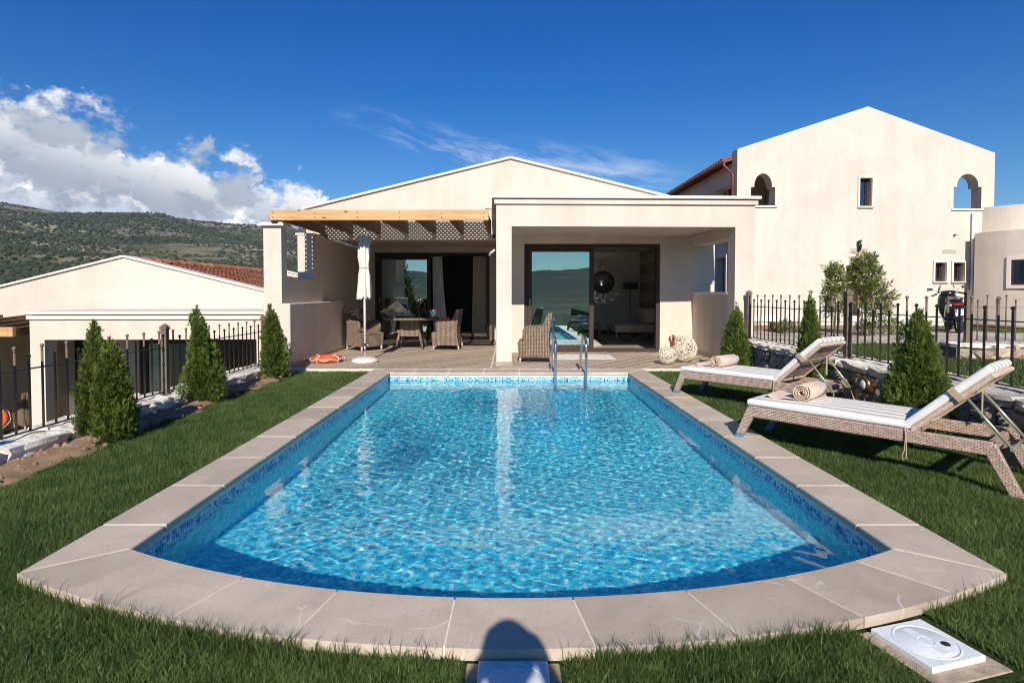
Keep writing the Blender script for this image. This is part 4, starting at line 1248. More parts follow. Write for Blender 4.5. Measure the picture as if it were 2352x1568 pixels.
MB().box((HL+1.9, YH+0.61, ZF2), (HL+2.0, 27.4, ZE)).build('gallery_wall', M_STUCCO2, house)
MB().box((HL+0.3, YH+0.41, ZE-0.16), (HL+1.9, 27.4, ZE-0.11)).build('gallery_ceiling', M_RAFTER, house)
b = MB()
gsl = (hz(247)-hz(345))/(hx(1990)-HL)
RZ = ZE-0.07+gsl*0.86*(hx(1990)-HL+0.28)
b.add([(HL-0.28, YH+0.42, ZE-0.10), (hx(1990), YH+0.42, RZ), (hx(1990), 27.6, RZ), (HL-0.28, 27.6, ZE-0.10),
       (HL-0.28, YH+0.42, ZE-0.04), (hx(1990), YH+0.42, RZ+0.06), (hx(1990), 27.6, RZ+0.06), (HL-0.28, 27.6, ZE-0.04)],
      [(0, 3, 2, 1), (4, 5, 6, 7), (0, 1, 5, 4), (1, 2, 6, 5), (2, 3, 7, 6), (3, 0, 4, 7)])
b.build('roof', M_ROOF, house)
# eaves tiles, each a barrel end seen against the sky
q = MB(); v = []
for u_, rr_ in ((0.0, 0.09), (0.55, 0.075)):
    for (cy, cz) in prof: v.append((u_, cy*rr_, cz*rr_*0.9))
for (cy, cz) in prof: v.append((0.0, cy*0.072, cz*0.072*0.9-0.01))
q.add(v, [(i+1, i, 7+i, 8+i) for i in range(6)] + [(i, i+1, 15+i, 14+i) for i in range(6)], 0, True)
tmp = q.build('eaves_tile', M_ROOF); et = tmp.data; bpy.data.objects.remove(tmp)
for k in range(38):
    link('eaves_tile', et, house, (HL-0.31, YH+0.50+k*0.235, ZE-0.035), (0, -math.atan(gsl), 0))
b = MB()
b.tube([(HL-0.36, YH+0.1, ZE-0.11), (HL-0.36, 27.5, ZE-0.11)], 0.062, 8)
b.build('gutter', M_COPPER, house)
MB().tube([(HL-0.36, YH+0.16, ZE-0.13), (HL-0.36, YH+0.16, ZE-0.25), (HL-0.10, YH+0.16, ZE-0.48), (HL-0.075, YH+0.16, ZE-0.6), (HL-0.075, YH+0.16, GAR_Z)], 0.045, 8).build('downpipe', M_COPPER, house)
# fittings on the front
def front_box(name, x0, x1, y0, y1, t0, t1, mat, bev=0.0):
    return MB().box((hx(x0), YH-t1, hz(y1)), (hx(x1), YH-t0, hz(y0)), M=HM).build(name, mat, house, bevel=bev)
for (x0, x1, y0, y1) in ((1953, 1996, 569, 581), (2170, 2203, 572, 581)):
    gr = front_box('vent_grille', x0, x1, y0, y1, 0.0, 0.012, M_STUCCO2)
    for k in range(5):
        z = hz(y1) + (hz(y0)-hz(y1))*(k+0.5)/5
        MB().box((hx(x0)+0.02, YH-0.03, z-0.008), (hx(x1)-0.02, YH-0.013, z+0.004), M=HM).build('slat', M_TRIM, gr)
MB().tube([HM @ Vector((hx(1972), YH-0.07, hz(576))), HM @ Vector((hx(1972), YH-0.07, hz(553)))], 0.05, 12).build('wall_lamp', M_BLACK, house)
MB().tube([HM @ Vector((hx(1977), YH-0.05, hz(570))), HM @ Vector((hx(1977), YH-0.05, hz(551)))], 0.032, 12).build('wall_lamp', M_STEEL, house)
front_box('bulkhead_lamp', 2000, 2021, 577, 586, 0.0, 0.12, M_WHITE, 0.03)
front_box('wall_hook', 2194, 2199, 538, 541, 0.0, 0.06, M_COPPER)
b = MB(); x = hx(2236)
b.tube([HM @ Vector((x, YH-0.07, hz(488))), HM @ Vector((x, YH-0.07, GAR_Z))], 0.035, 8)
for z in (hz(500), hz(560), hz(640), hz(700)): b.tube([HM @ Vector((x, YH-0.07, z)), HM @ Vector((x, YH-0.07, z+0.03))], 0.045, 8)
b.build('downpipe', M_WHITE, house)
b = MB(); x = hx(2243)
b.tube([HM @ Vector((x, YH-0.10, hz(537))), HM @ Vector((x, YH-0.10, GAR_Z))], 0.04, 8); b.build('downpipe', M_COPPER, house)
# limestone plinth, stone by stone
random.seed(5)
x = hx(1705)
while x < hx(2235):
    for z0, z1 in ((GAR_Z-0.05, GAR_Z+0.14), (GAR_Z+0.145, GAR_Z+random.uniform(0.26, 0.34))):
        w = random.uniform(0.25, 0.55)
        MB().box((x, YH-random.uniform(0.05, 0.09), z0), (x+w-0.012, YH-0.004, z1-0.006), M=HM).build('plinth_stone', M_CAP, house, bevel=0.015)
    x += w
# little wall lamp on the flank, seen through the porch side
MB().lathe([(0.0, 0.0), (0.035, 0.0), (0.035, 0.26), (0.0, 0.26)], 10).build('flank_lamp', M_WHITE, house, (HL-0.06, 18.9, GAR_Z+3.0))

# ------------------------------------------------------------------ round wing at the right edge
wing = thing('rounded_house', 'curved darker beige house wing at the right edge with white framed window', 'house')
def smooth_line(pts, k=6):
    out = []
    for i in range(len(pts)-1):
        p0, p1, p2, p3 = (Vector(pts[max(0, min(len(pts)-1, i+j))]) for j in (-1, 0, 1, 2))
        for m_ in range(k):
            t_ = m_/k
            out.append(tuple(0.5*((2*p1)+(p2-p0)*t_+(2*p0-5*p1+4*p2-p3)*t_*t_+(3*p1-p0-3*p2+p3)*t_**3)))
    return out + [tuple(pts[-1])]
def curve_wall(pts, t, z0, z1, name, mat):
    pts = smooth_line(pts)
    v = []; n = len(pts)
    for i, (x, y) in enumerate(pts):
        a = pts[max(0, i-1)]; c = pts[min(n-1, i+1)]
        d = Vector((c[0]-a[0], c[1]-a[1])).normalized(); nn = Vector((-d.y, d.x))
        for k in (0, t): 
            for z in (z0, z1): v.append((x+nn.x*k, y+nn.y*k, z))
    f = []
    for i in range(n-1):
        o = i*4; p = o+4
        f += [(o, p, p+1, o+1), (o+2, o+3, p+3, p+2), (o+1, p+1, p+3, o+3), (o, o+2, p+2, p)]
    f += [(0, 1, 3, 2), (4*n-4, 4*n-2, 4*n-1, 4*n-3)]
    return MB().add(v, f).build(name, mat, wing)
def arcp(cx, cy, r_, a0, a1, n=24): return [(cx+r_*math.cos(R(a0+(a1-a0)*i/n)), cy+r_*math.sin(R(a0+(a1-a0)*i/n))) for i in range(n+1)]
lowp = [(14.62, 18.15), (14.72, 17.75), (14.90, 17.35), (15.13, 17.0), (15.40, 16.68), (15.72, 16.40), (16.1, 16.15), (16.6, 15.9), (17.5, 15.6), (19, 15.3), (21, 15.2)]
curve_wall(lowp, -0.3, -0.3, 3.12, 'lower_wall', M_STUCCO)
upp = [(15.05, 18.8), (15.2, 18.4), (15.5, 18.0), (15.95, 17.7), (16.5, 17.45), (17.3, 17.2), (18.5, 17.0), (21, 16.9)]
curve_wall(upp, -0.3, 3.0, 3.95, 'upper_wall', M_STUCCO2)
MB().add([(p[0], p[1], 3.10) for p in lowp] + [(21, 22, 3.10), (14.9, 22, 3.10)], [tuple(range(len(lowp)+2))]).build('roof_terrace', M_STUCCO, wing)
wq = MB(); c0 = Vector((14.615, 17.23, 0)); dd = Vector((0.52, -0.85, 0)).normalized(); nn = Vector((-0.85, -0.52, 0)).normalized()
WM = Matrix(((dd.x, -nn.x, 0, c0.x), (dd.y, -nn.y, 0, c0.y), (0, 0, 1, 0), (0, 0, 0, 1)))
b = MB(); frame_boxes(b, 0.0, 1.1, 1.42, 2.35, -0.04, 0.20, 0.10, M=WM); ws = b.build('window_surround', M_TRIM, wing)
b = MB(); frame_boxes(b, 0.10, 1.0, 1.52, 2.25, -0.01, 0.16, 0.06, M=WM); b.build('frame', M_DARKWOOD, ws)
MB().box((0.16, 0.00, 1.58), (0.94, 0.006, 2.19), M=WM).build('pane', M_WINGLASS, ws)
MB().box((0.12, 0.012, 1.54), (0.98, 0.03, 2.23), M=WM).build('blind', M_INDARK, ws)
MB().tube([(14.85, 17.30, 2.55), (14.80, 17.25, 2.55)], 0.05, 10).build('wall_lamp', M_COPPER, wing)
# ------------------------------------------------------------------ rubble and cap stones
def voronoi_cells(u0, u1, w0, w1, cu, cw, rs):
    nu, nw = max(1, round((u1-u0)/cu)), max(1, round((w1-w0)/cw))
    du, dw = (u1-u0)/nu, (w1-w0)/nw
    pts = {}
    for i in range(-1, nu+1):
        for j in range(-1, nw+1):
            pts[i, j] = (u0+(i+0.5+(0.25 if j % 2 else -0.25)+rs.uniform(-.36, .36))*du, w0+(j+0.5+rs.uniform(-.34, .34))*dw)
    cells = []
    for i in range(nu):
        for j in range(nw):
            c = pts[i, j]
            poly = [(u0, w0), (u1, w0), (u1, w1), (u0, w1)]
            for a in range(-2, 3):
                for b_ in range(-2, 3):
                    if (a, b_) == (0, 0) or (i+a, j+b_) not in pts: continue
                    q = pts[i+a, j+b_]; nx, ny = q[0]-c[0], q[1]-c[1]
                    d = nx*(c[0]+q[0])/2 + ny*(c[1]+q[1])/2
                    poly = clip_poly(poly, nx, ny, d)
                    if len(poly) < 3: break
                if len(poly) < 3: break
            if len(poly) >= 3: cells.append(poly)
    return cells
def stone_face(poly, depth, rs):
    """rough stone with its face towards +w; poly in (u, v); returns verts (u, v, w), faces"""
    # drop very short edges
    P = []
    for p in poly:
        if not P or math.hypot(p[0]-P[-1][0], p[1]-P[-1][1]) > 0.012: P.append(p)
    n = len(P)
    if n < 3: return None
    cx = sum(p[0] for p in P)/n; cy = sum(p[1] for p in P)/n
    sz = min(math.hypot(p[0]-cx, p[1]-cy) for p in P)
    # add edge midpoints so that the outline is uneven
    Q = []
    for i in range(n):
        a, c = P[i], P[(i+1) % n]
        Q.append(a)
        if math.hypot(a[0]-c[0], a[1]-c[1]) > 0.07:
            Q.append(((a[0]+c[0])/2+rs.uniform(-.006, .006), (a[1]+c[1])/2+rs.uniform(-.006, .006)))
    k = len(Q)
    rings = [(0.93, -0.02), (0.90, depth*0.55), (0.74, depth*0.95), (0.38, depth*1.05)]
    v = []
    for s_, w_ in rings:
        for (x, y) in Q:
            j = rs.uniform(0.95, 1.05) if w_ > 0 else 1.0
            v.append((cx+(x-cx)*s_*j, cy+(y-cy)*s_*j, w_*(rs.uniform(0.7, 1.3) if w_ > 0 else 1)))
    v.append((cx, cy, depth*rs.uniform(0.9, 1.25)))
    f = []
    for r_ in range(len(rings)-1):
        for i in range(k):
            i2 = (i+1) % k; f.append((r_*k+i, r_*k+i2, (r_+1)*k+i2, (r_+1)*k+i))
    o = (len(rings)-1)*k
    for i in range(k): f.append((o+i, o+(i+1) % k, len(v)-1))
    return v, f
def rough_block(L, W, H, rs, cuts=2, amp=0.02):
    bm = bmesh.new(); bmesh.ops.create_cube(bm, size=1.0)
    bmesh.ops.subdivide_edges(bm, edges=bm.edges[:], cuts=cuts, use_grid_fill=True)
    for v in bm.verts:
        c = v.co; e = sum(abs(x) > 0.49 for x in c)
        k = 0.94 if e >= 2 else 1.0
        v.co = Vector((c.x*L*k + rs.uniform(-amp, amp), c.y*W*k + rs.uniform(-amp, amp), c.z*H + rs.uniform(-amp, amp)*0.55))
    V = [v.co.copy() for v in bm.verts]; F = [[v.index for v in f.verts] for f in bm.faces]; bm.free()
    return V, F
def stone_wall(name, label, a, b, zb, zt, cap_h, width, side, cu=0.24, cw=0.17, cap_over=0.04, rubble=True, cap_len=(0.32, 0.62), seed=1, both=False, amp=0.02):
    """wall from a to b (its visible face), body going to 'side' (+1 left of a->b, -1 right)"""
    rs = random.Random(seed)
    A, B = Vector((*a, 0)), Vector((*b, 0)); d = (B-A); L = d.length; d.normalize()
    n = Vector((-d.y, d.x, 0))*side          # into the wall
    w = thing(name, label, 'wall', (0, 0, 0))
    core = []
    for t_, k in ((0, 0.0), (L, 0.0), (L, width), (0, width)):
        core.append(A+d*t_+n*k)
    v = [Vector((p.x, p.y, zb)) for p in core] + [Vector((p.x, p.y, zt-cap_h+0.005)) for p in core]
    MB().add(v, [(0, 1, 5, 4), (1, 2, 6, 5), (2, 3, 7, 6), (3, 0, 4, 7), (4, 5, 6, 7)]).build('mortar_core', M_MORTAR, w)
    if rubble:
        for poly in voronoi_cells(0, L, max(zb, LAWN_Z-0.06), zt-cap_h, cu, cw, rs):
            st = stone_face(poly, rs.uniform(0.02, 0.05), rs)
            if st is None: continue
            V, F = st
            W = [A + d*p[0] - n*p[2] + Vector((0, 0, p[1])) for p in V]
            ctr = sum(W, Vector())/len(W)
            fc = F if side > 0 else [tuple(reversed(q)) for q in F]
            MB().add([p-ctr for p in W], fc, 0, False).build('stone', M_RUBBLE, w, ctr)
    t_ = 0.0; ang = math.atan2(d.y, d.x)
    while t_ < L:
        l = min(rs.uniform(*cap_len), L-t_+0.05)
        V, F = rough_block(l-0.008, width+cap_over*2, cap_h, rs, 3 if l > 0.4 else 2, amp)
        c = A + d*(t_+l/2) + n*(width/2) + Vector((0, 0, zt-cap_h/2))
        MB().add(V, F, 0, False).build('cap_stone', M_CAP, w, c, rot=(0, 0, ang))
        t_ += l
    return w
stone_wall('stone_wall', 'rubble stone retaining wall with limestone cap behind the sun loungers', (4.04, 10.35), (3.90, 2.2), -0.3, 0.49, 0.09, 0.48, 1, seed=3)
stone_wall('stone_wall', 'low wall of white limestone blocks along the planting bed and fence', (-3.97, 2.3), (-3.97, 10.15), -2.3, 0.07, 0.17, 0.40, 1, rubble=False, cap_len=(0.42, 0.8), seed=8, amp=0.026)
stone_wall('stone_wall', 'far rubble garden wall under the second fence near the scooter', (7.15, 9.35), (12.5, 9.0), GAR_Z-0.15, 0.49, 0.07, 0.40, 1, seed=12)

# round brass bulkhead lamp set in the retaining wall
lamp = thing('wall_lamp', 'round brass bulkhead lamp with frosted lens set in the rubble wall', 'lamp', (3.872, 6.30, 0.31))
M_BRASS = simple('brass', (0.33, 0.20, 0.075), 0.35, 0.9, 0.2, 20)
M_LENS = simple('frosted_lens', (0.55, 0.57, 0.56), 0.3)
lm = Matrix.Rotation(R(-90), 4, 'Y')
MB().lathe([(0.0, 0.0), (0.085, 0.0), (0.088, 0.03), (0.082, 0.045), (0.066, 0.052), (0.058, 0.045), (0.0, 0.045)], 24, M=lm).build('ring', M_BRASS, lamp)
MB().lathe([(0.058, 0.046), (0.045, 0.062), (0.02, 0.07), (0.0, 0.072)], 20, M=lm).build('lens', M_LENS, lamp)

# ------------------------------------------------------------------ wrought-iron fences
tmp = MB().tube([(0, 0, 0), (0, 0, 0.70)], 0.0102, 8).lathe([(0.0105, 0.695), (0.0105, 0.712), (0.008, 0.716), (0.013, 0.722), (0.0185, 0.735), (0.013, 0.748), (0.0, 0.753)], 10).build('bar', M_IRON)
bar_tall = tmp.data; bpy.data.objects.remove(tmp)
tmp = MB().tube([(0, 0, 0), (0, 0, 0.62)], 0.0102, 8).lathe([(0.0105, 0.615), (0.0105, 0.632), (0.008, 0.636), (0.013, 0.642), (0.0185, 0.655), (0.013, 0.668), (0.0, 0.673)], 10).build('bar', M_IRON)
bar_short = tmp.data; bpy.data.objects.remove(tmp)
pb = MB().box((-0.034, -0.034, 0), (0.034, 0.034, 0.79)).box((-0.045, -0.045, 0.79), (0.045, 0.045, 0.815)).box((-0.05, -0.05, 0.0), (0.05, 0.05, 0.02))
pb.add([(-.048, -.048, .82), (.048, -.048, .82), (.048, .048, .82), (-.048, .048, .82), (0, 0, .865)], [(0, 1, 4), (1, 2, 4), (2, 3, 4), (3, 0, 4), (3, 2, 1, 0)])
pb.box((-0.03, -0.03, 0.814), (0.03, 0.03, 0.822))
tmp = pb.build('post', M_IRON, bevel=0.003); post_me = tmp.data; bpy.data.objects.remove(tmp)
def fence(label, a, b, zbase, posts, pitch=0.147, mid=False, rail=0.575):
    A, B = Vector((*a, zbase)), Vector((*b, zbase)); d = B-A; L = d.length; d.normalize(); ang = math.atan2(d.y, d.x)
    f = thing('iron_fence', label, 'fence', A, ang, 'dark iron fences with ball finials')
    pts = [p for p in posts]
    for p in pts: link('post', post_me, f, (p, 0, 0))
    for z in ((rail, 0.035) if not mid else (rail, 0.17, 0.035)):
        MB().box((0, -0.012, z-0.005), (L, 0.012, z+0.005)).build('rail', M_IRON, f)
    x = pitch*0.5; k = 0
    while x < L:
        if all(abs(x-p) > 0.05 for p in pts):
            link('bar', bar_tall if k % 2 == 0 else bar_short, f, (x, 0, 0.03))
        x += pitch; k += 1
    return f
fence('dark iron fence on the white stone wall left of the pool', (-4.16, 3.4), (-4.16, 10.12), 0.065, [0.06, 3.72, 6.6])
fence('dark iron fence on the rubble wall behind the sun loungers', (4.27, 10.40), (4.19, 3.6), 0.485, [0.0, 3.10, 6.2])
fence('short far iron fence on the garden wall beside the scooter', (7.45, 9.60), (12.4, 9.28), 0.485, [0.06, 3.0])

# ------------------------------------------------------------------ thuja trees
def sprays(P, D, size, nleaf=7, seed=0, tint=None, wide=0.16, spread=1.0):
    """flat leaf sprays: P (n,3) roots, D (n,3) directions; each fan of nleaf thin leaflets"""
    rs = np.random.default_rng(seed); n = len(P)
    D = D/np.linalg.norm(D, axis=1, keepdims=True)
    rv = rs.normal(size=(n, 3)); S = np.cross(D, rv); S /= np.linalg.norm(S, axis=1, keepdims=True)
    Nn = np.cross(D, S)
    V = np.zeros((n, nleaf, 4, 3)); T = np.zeros((n, nleaf, 4))
    for k in range(nleaf):
        u = (k/(nleaf-1)-0.5)*2 if nleaf > 1 else 0
        base = P + D*(size*0.55*(1-abs(u))*rs.uniform(0.2, 1.0, n))[:, None]
        ang = u*0.95*spread + rs.normal(0, 0.18, n)
        dr = D*np.cos(ang)[:, None] + S*np.sin(ang)[:, None] + Nn*rs.normal(0, 0.2, n)[:, None]
        L = size*rs.uniform(0.45, 0.85, n)*(1-0.25*abs(u))
        sd = np.cross(dr, Nn); sd /= np.linalg.norm(sd, axis=1, keepdims=True)+1e-9
        w = (L*wide)[:, None]
        V[:, k, 0] = base; V[:, k, 1] = base + dr*(L*0.55)[:, None] + sd*w; V[:, k, 2] = base + dr*L[:, None]; V[:, k, 3] = base + dr*(L*0.55)[:, None] - sd*w
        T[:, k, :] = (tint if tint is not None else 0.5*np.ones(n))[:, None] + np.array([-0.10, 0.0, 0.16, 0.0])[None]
    F = np.arange(n*nleaf*4).reshape(-1, 4)
    C_ = np.repeat(np.clip(T, 0, 1).reshape(-1, 1), 4, 1); C_[:, 3] = 1
    return V.reshape(-1, 3), F, C_
def thuja(label, x, y, H, rad, lean=(0, 0), seed=1, n=2600, tips=3):
    """cone of upright plumes: each plume a flame-shaped bunch of flat scale sprays, lighter at the tips"""
    rs = np.random.default_rng(seed)
    t = thing('thuja_tree', label, 'tree', (x, y, LAWN_Z), 0, 'young conical thujas')
    MB().tube([(0, 0, -0.05), (lean[0]*.3*H, lean[1]*.3*H, H*.4), (lean[0]*H, lean[1]*H, H*.9)], [0.022, 0.014, 0.004], 7).build('trunk', M_BARK, t)
    npl = 120
    z0 = np.sort(rs.beta(0.9, 1.5, npl))*0.84
    pa = np.arange(npl)*2.39996+rs.uniform(-.5, .5, npl)
    def prof(z): return rad*np.clip(1.0-z, 0, 1)**0.85*(0.86+0.14*np.clip(z*6, 0, 1))
    P = []; D = []; T = []
    per = int(n*1.9)//npl
    w1, w2, w3 = rs.uniform(0, 6.28, 3)
    for i in range(npl):
        R0 = prof(z0[i])*(0.96+0.20*math.sin(2*pa[i]+w1+z0[i]*4)+0.19*math.sin(3*pa[i]+w2-z0[i]*9)+0.15*math.sin(5*pa[i]+w3+z0[i]*17)); out = np.array([math.cos(pa[i]), math.sin(pa[i]), 0])
        L = H*(0.13+0.12*(1-z0[i]))*rs.uniform(0.65, 1.5)
        rin = R0*rs.uniform(0.55, 0.80)
        s = rs.uniform(0, 1, per)
        fat = (0.26*R0+0.010)*np.sqrt(np.clip(s*4, 0, 1))*np.clip(1.12-s, 0, 1)**0.7
        dirs = rs.normal(size=(per, 3)); dirs /= np.linalg.norm(dirs, axis=1, keepdims=True)
        zt = np.clip(z0[i]+L/H*s, 0, 1)
        lim = prof(zt)*(1.02 if i % 4 else rs.uniform(1.1, 1.6))*(R0/max(1e-4, prof(z0[i])))
        rad_ = np.minimum(rin*(1-0.35*s)+0.05*R0, lim)
        p = out[None]*rad_[:, None] + np.stack([0*s, 0*s, (z0[i]*H+L*s)], -1) + dirs*fat[:, None]
        P.append(p); D.append(out*0.35 + np.array([0, 0, 1.0]) + dirs*0.55)
        b0 = rs.normal(0.32, 0.17)
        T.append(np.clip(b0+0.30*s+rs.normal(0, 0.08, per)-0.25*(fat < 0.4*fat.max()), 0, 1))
    for k in range(tips):
        m = 46; s = rs.uniform(0, 1, m); ax = rs.normal(0, 0.022, 2)*(k > 0)
        w_ = 0.018*(1-s)
        p = np.stack([ax[0]+rs.normal(0, 1, m)*w_, ax[1]+rs.normal(0, 1, m)*w_, H*(0.80+0.21*s*(1-0.22*k))], -1)
        P.append(p); D.append(rs.normal(0, 0.35, (m, 3))+[0, 0, 1]); T.append(rs.uniform(.45, .9, m))
    P = np.concatenate(P); D = np.concatenate(D); T = np.concatenate(T)
    P[:, 2] = np.maximum(P[:, 2], 0.02)
    f = np.clip(P[:, 2]/H, 0, 1.1)**1.5; P[:, 0] += lean[0]*H*f; P[:, 1] += lean[1]*H*f
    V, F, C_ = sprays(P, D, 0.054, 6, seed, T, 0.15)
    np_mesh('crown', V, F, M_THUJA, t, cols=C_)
    return t
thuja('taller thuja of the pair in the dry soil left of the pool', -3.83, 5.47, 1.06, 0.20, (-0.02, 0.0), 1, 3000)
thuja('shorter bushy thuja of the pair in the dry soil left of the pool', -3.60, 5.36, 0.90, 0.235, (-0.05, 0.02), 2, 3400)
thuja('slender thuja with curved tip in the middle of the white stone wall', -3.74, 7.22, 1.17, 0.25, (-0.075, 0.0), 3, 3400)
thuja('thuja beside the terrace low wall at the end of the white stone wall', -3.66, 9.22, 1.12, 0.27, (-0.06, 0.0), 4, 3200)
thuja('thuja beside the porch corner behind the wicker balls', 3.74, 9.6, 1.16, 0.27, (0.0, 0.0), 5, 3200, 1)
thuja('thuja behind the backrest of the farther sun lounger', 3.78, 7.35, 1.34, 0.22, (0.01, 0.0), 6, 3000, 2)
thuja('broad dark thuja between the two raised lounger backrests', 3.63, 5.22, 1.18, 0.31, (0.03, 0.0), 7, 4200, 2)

# ------------------------------------------------------------------ path, shrubs and flowers in front of the tall house
path = struct('path', MB().plate([[(5.0, 12.3), (13.2, 12.0), (16.0, 13.0), (16.0, 15.2), (12.7, 15.3), (12.5, 16.8), (5.0, 16.9)]], GAR_Z-0.05, GAR_Z+0.004, 'z').build('path', M_MORTAR))
M_FLAG = mat_stone('flagstone', [(0.25, (0.34, 0.27, 0.21)), (0.5, (0.46, 0.39, 0.32)), (0.75, (0.57, 0.51, 0.44))], 0.3, 4.0)
rs = random.Random(4)
def in_path(x, y):
    if x < 12.6: return 12.3-(x-5)*0.03 < y < 16.7
    return 12.35+(x-13)*0.3 < y < 15.15
for poly in voronoi_cells(5.0, 15.9, 12.1, 16.7, 0.62, 0.5, rs):
    cx = sum(p[0] for p in poly)/len(poly); cy = sum(p[1] for p in poly)/len(poly)
    if not in_path(cx, cy): continue
    pl = [((p[0]-cx)*0.955, (p[1]-cy)*0.955) for p in poly]
    MB().plate([pl], 0.0, 0.022+rs.uniform(0, 0.006), 'z').build('flagstone', M_FLAG, path, (cx, cy, GAR_Z+0.001))
bed = struct('flower_bed', MB().box((5.6, 15.8, GAR_Z), (12.4, 18.1, GAR_Z+0.05)).build('flower_bed', M_SOIL))

def leafy(name, label, cat, loc, blobs, leaf, n, mat, seed, trunk=None, group=None, wide=0.13, flowers=None, nleaf=4):
    rs = np.random.default_rng(seed)
    t = thing(name, label, cat, loc, 0, group)
    tb = MB()
    if trunk:
        for (px, py, tx, ty, tz, r_) in trunk: tb.tube([(px, py, -0.02), ((px+tx)/2+0.03, (py+ty)/2, tz*0.5), (tx, ty, tz)], [r_, r_*0.8, r_*0.5], 7)
        tb.build('trunk', M_BARK, t)
    P = []; D = []; T = []
    for (bx, by, bz, rx, rz, share) in blobs:
        m = int(n*share)
        d = rs.normal(size=(m, 3)); d /= np.linalg.norm(d, axis=1, keepdims=True)
        r_ = rs.uniform(0.35, 1.0, m)**0.6
        # lumps
        lump = 1+0.22*np.sin(d[:, 0]*5+seed)*np.sin(d[:, 2]*6+1)+0.15*np.sin(d[:, 1]*9)
        p = np.stack([bx+d[:, 0]*rx*r_*lump, by+d[:, 1]*rx*r_*lump, bz+d[:, 2]*rz*r_*lump], -1)
        P.append(p); D.append(d*0.8+[0, 0, 0.5]+rs.normal(0, 0.45, (m, 3)))
        T.append(np.clip(0.30+0.25*(r_-0.6)+rs.normal(0, 0.2, m), 0, 1))
    P = np.concatenate(P); D = np.concatenate(D); T = np.concatenate(T)
    V, F, C_ = sprays(P, D, leaf, nleaf, seed, T, wide, 1.0)
    np_mesh('crown', V, F, mat, t, cols=C_)
    if flowers:
        col, m, sz = flowers
        fb = MB()
        idx = rs.choice(len(P), m, replace=False)
        for i in idx:
            c = Vector(P[i])+Vector(D[i]).normalized()*leaf*0.6
            q = Matrix.Translation(c) @ Matrix.Rotation(rs.uniform(0, 6), 4, 'Z') @ Matrix.Rotation(rs.uniform(-.8, .8), 4, 'X')
            for k in range(5):
                a0 = 2*math.pi*k/5
                fb.add([(0, 0, 0), (math.cos(a0-.5)*sz, math.sin(a0-.5)*sz, sz*.4), (math.cos(a0)*sz*1.3, math.sin(a0)*sz*1.3, sz*.3), (math.cos(a0+.5)*sz, math.sin(a0+.5)*sz, sz*.4)], [(0, 1, 2, 3)], 0, False, q)
        fl = fb.build('blossoms', col, t); fl['kind'] = 'stuff'
    return t
M_PINK = simple('petal_pink', (0.55, 0.12, 0.30), 0.6); M_PETAL = simple('petal_white', (0.8, 0.78, 0.76), 0.6)
gz = GAR_Z
leafy('oleander_bush', 'large oleander bush with yellow-green leaves in front of the tall house', 'bush', (8.45, 13.9, gz),
      [(0, 0, 1.40, 0.30, 0.50, .45), (0.22, 0, 0.90, 0.36, 0.40, .35), (-0.05, 0, 1.72, 0.20, 0.22, .12), (0.42, 0.1, 0.62, 0.20, 0.22, .08)], 0.20, 1000, M_OLEANDER, 3,
      [(0, 0, 0, 0, 1.3, .025), (0.1, 0, 0.3, 0, .9, .02), (-.05, .05, -.1, 0, 1.0, .02)])
leafy('oleander_bush', 'smaller oleander bush left of the large one near the iron fence post', 'bush', (7.62, 13.7, gz),
      [(0, 0, 1.36, 0.19, 0.34, .5), (0.05, 0, 0.85, 0.25, 0.36, .5)], 0.19, 520, M_OLEANDER, 9, [(0, 0, 0, 0, 1.2, .02), (0.08, 0, .1, 0, .8, .016)])
for i, (dx, yy, rr_, fl, lb) in enumerate(((7.05, 14.9, 0.18, (M_PINK, 16, .03), 'low pink flowering plant at the left end of the flower bed'),
        (8.75, 14.3, 0.20, (M_PETAL, 26, .035), 'low white flowering plant under the large oleander'),
        (9.4, 14.4, 0.26, (M_PETAL, 8, .03), 'leafy green shrub in the flower bed right of the oleander'),
        (10.2, 14.5, 0.22, (M_PINK, 24, .03), 'dark shrub with purple flowers beside the paved path'))):
    leafy('flowering_plant', lb, 'plant', (dx, yy, gz), [(0, 0, rr_*0.8, rr_*1.3, rr_, 1.0)], 0.09, 260, M_OLEANDER, 20+i, None, 'flower bed plants', 0.25, fl)
rs = random.Random(2)
stones = MB()
bx = thing('garden_box', 'small brown garden cabinet standing among the plants behind the fence', 'cabinet', (7.0, 15.4, gz))
MB().box((-0.10, -0.08, 0), (0.10, 0.08, 0.24)).build('body', M_COPPER, bx, bevel=0.006)
MB().box((-0.13, -0.11, 0.242), (0.13, 0.11, 0.265)).build('lid', M_COPPER, bx, bevel=0.004)
lp = thing('garden_pipe', 'thin dark pipe lying along the foot of the rounded wing', 'pipe', (13.6, 16.2, GAR_Z))
MB().tube([(-0.6, 0.5, 0.14), (0.4, 0.1, 0.10), (1.4, -0.6, 0.06)], 0.035, 8).build('pipe', M_COPPER, lp)
# tall conifer behind the viewpoint: it shows as a reflection in the terrace door
leafy('conifer_tree', 'dark conifer behind the viewpoint, mirrored in the terrace door glass', 'tree', (-7.6, -9.0, LOWZ),
      [(0, 0, 3.4, 0.9, 2.2, .5), (0.3, 0, 2.2, 1.2, 1.2, .3), (-0.2, 0, 5.2, 0.45, 0.9, .2)], 0.34, 1500, M_THUJA, 5, [(0, 0, 0, 0, 5.0, .12)], wide=.2)
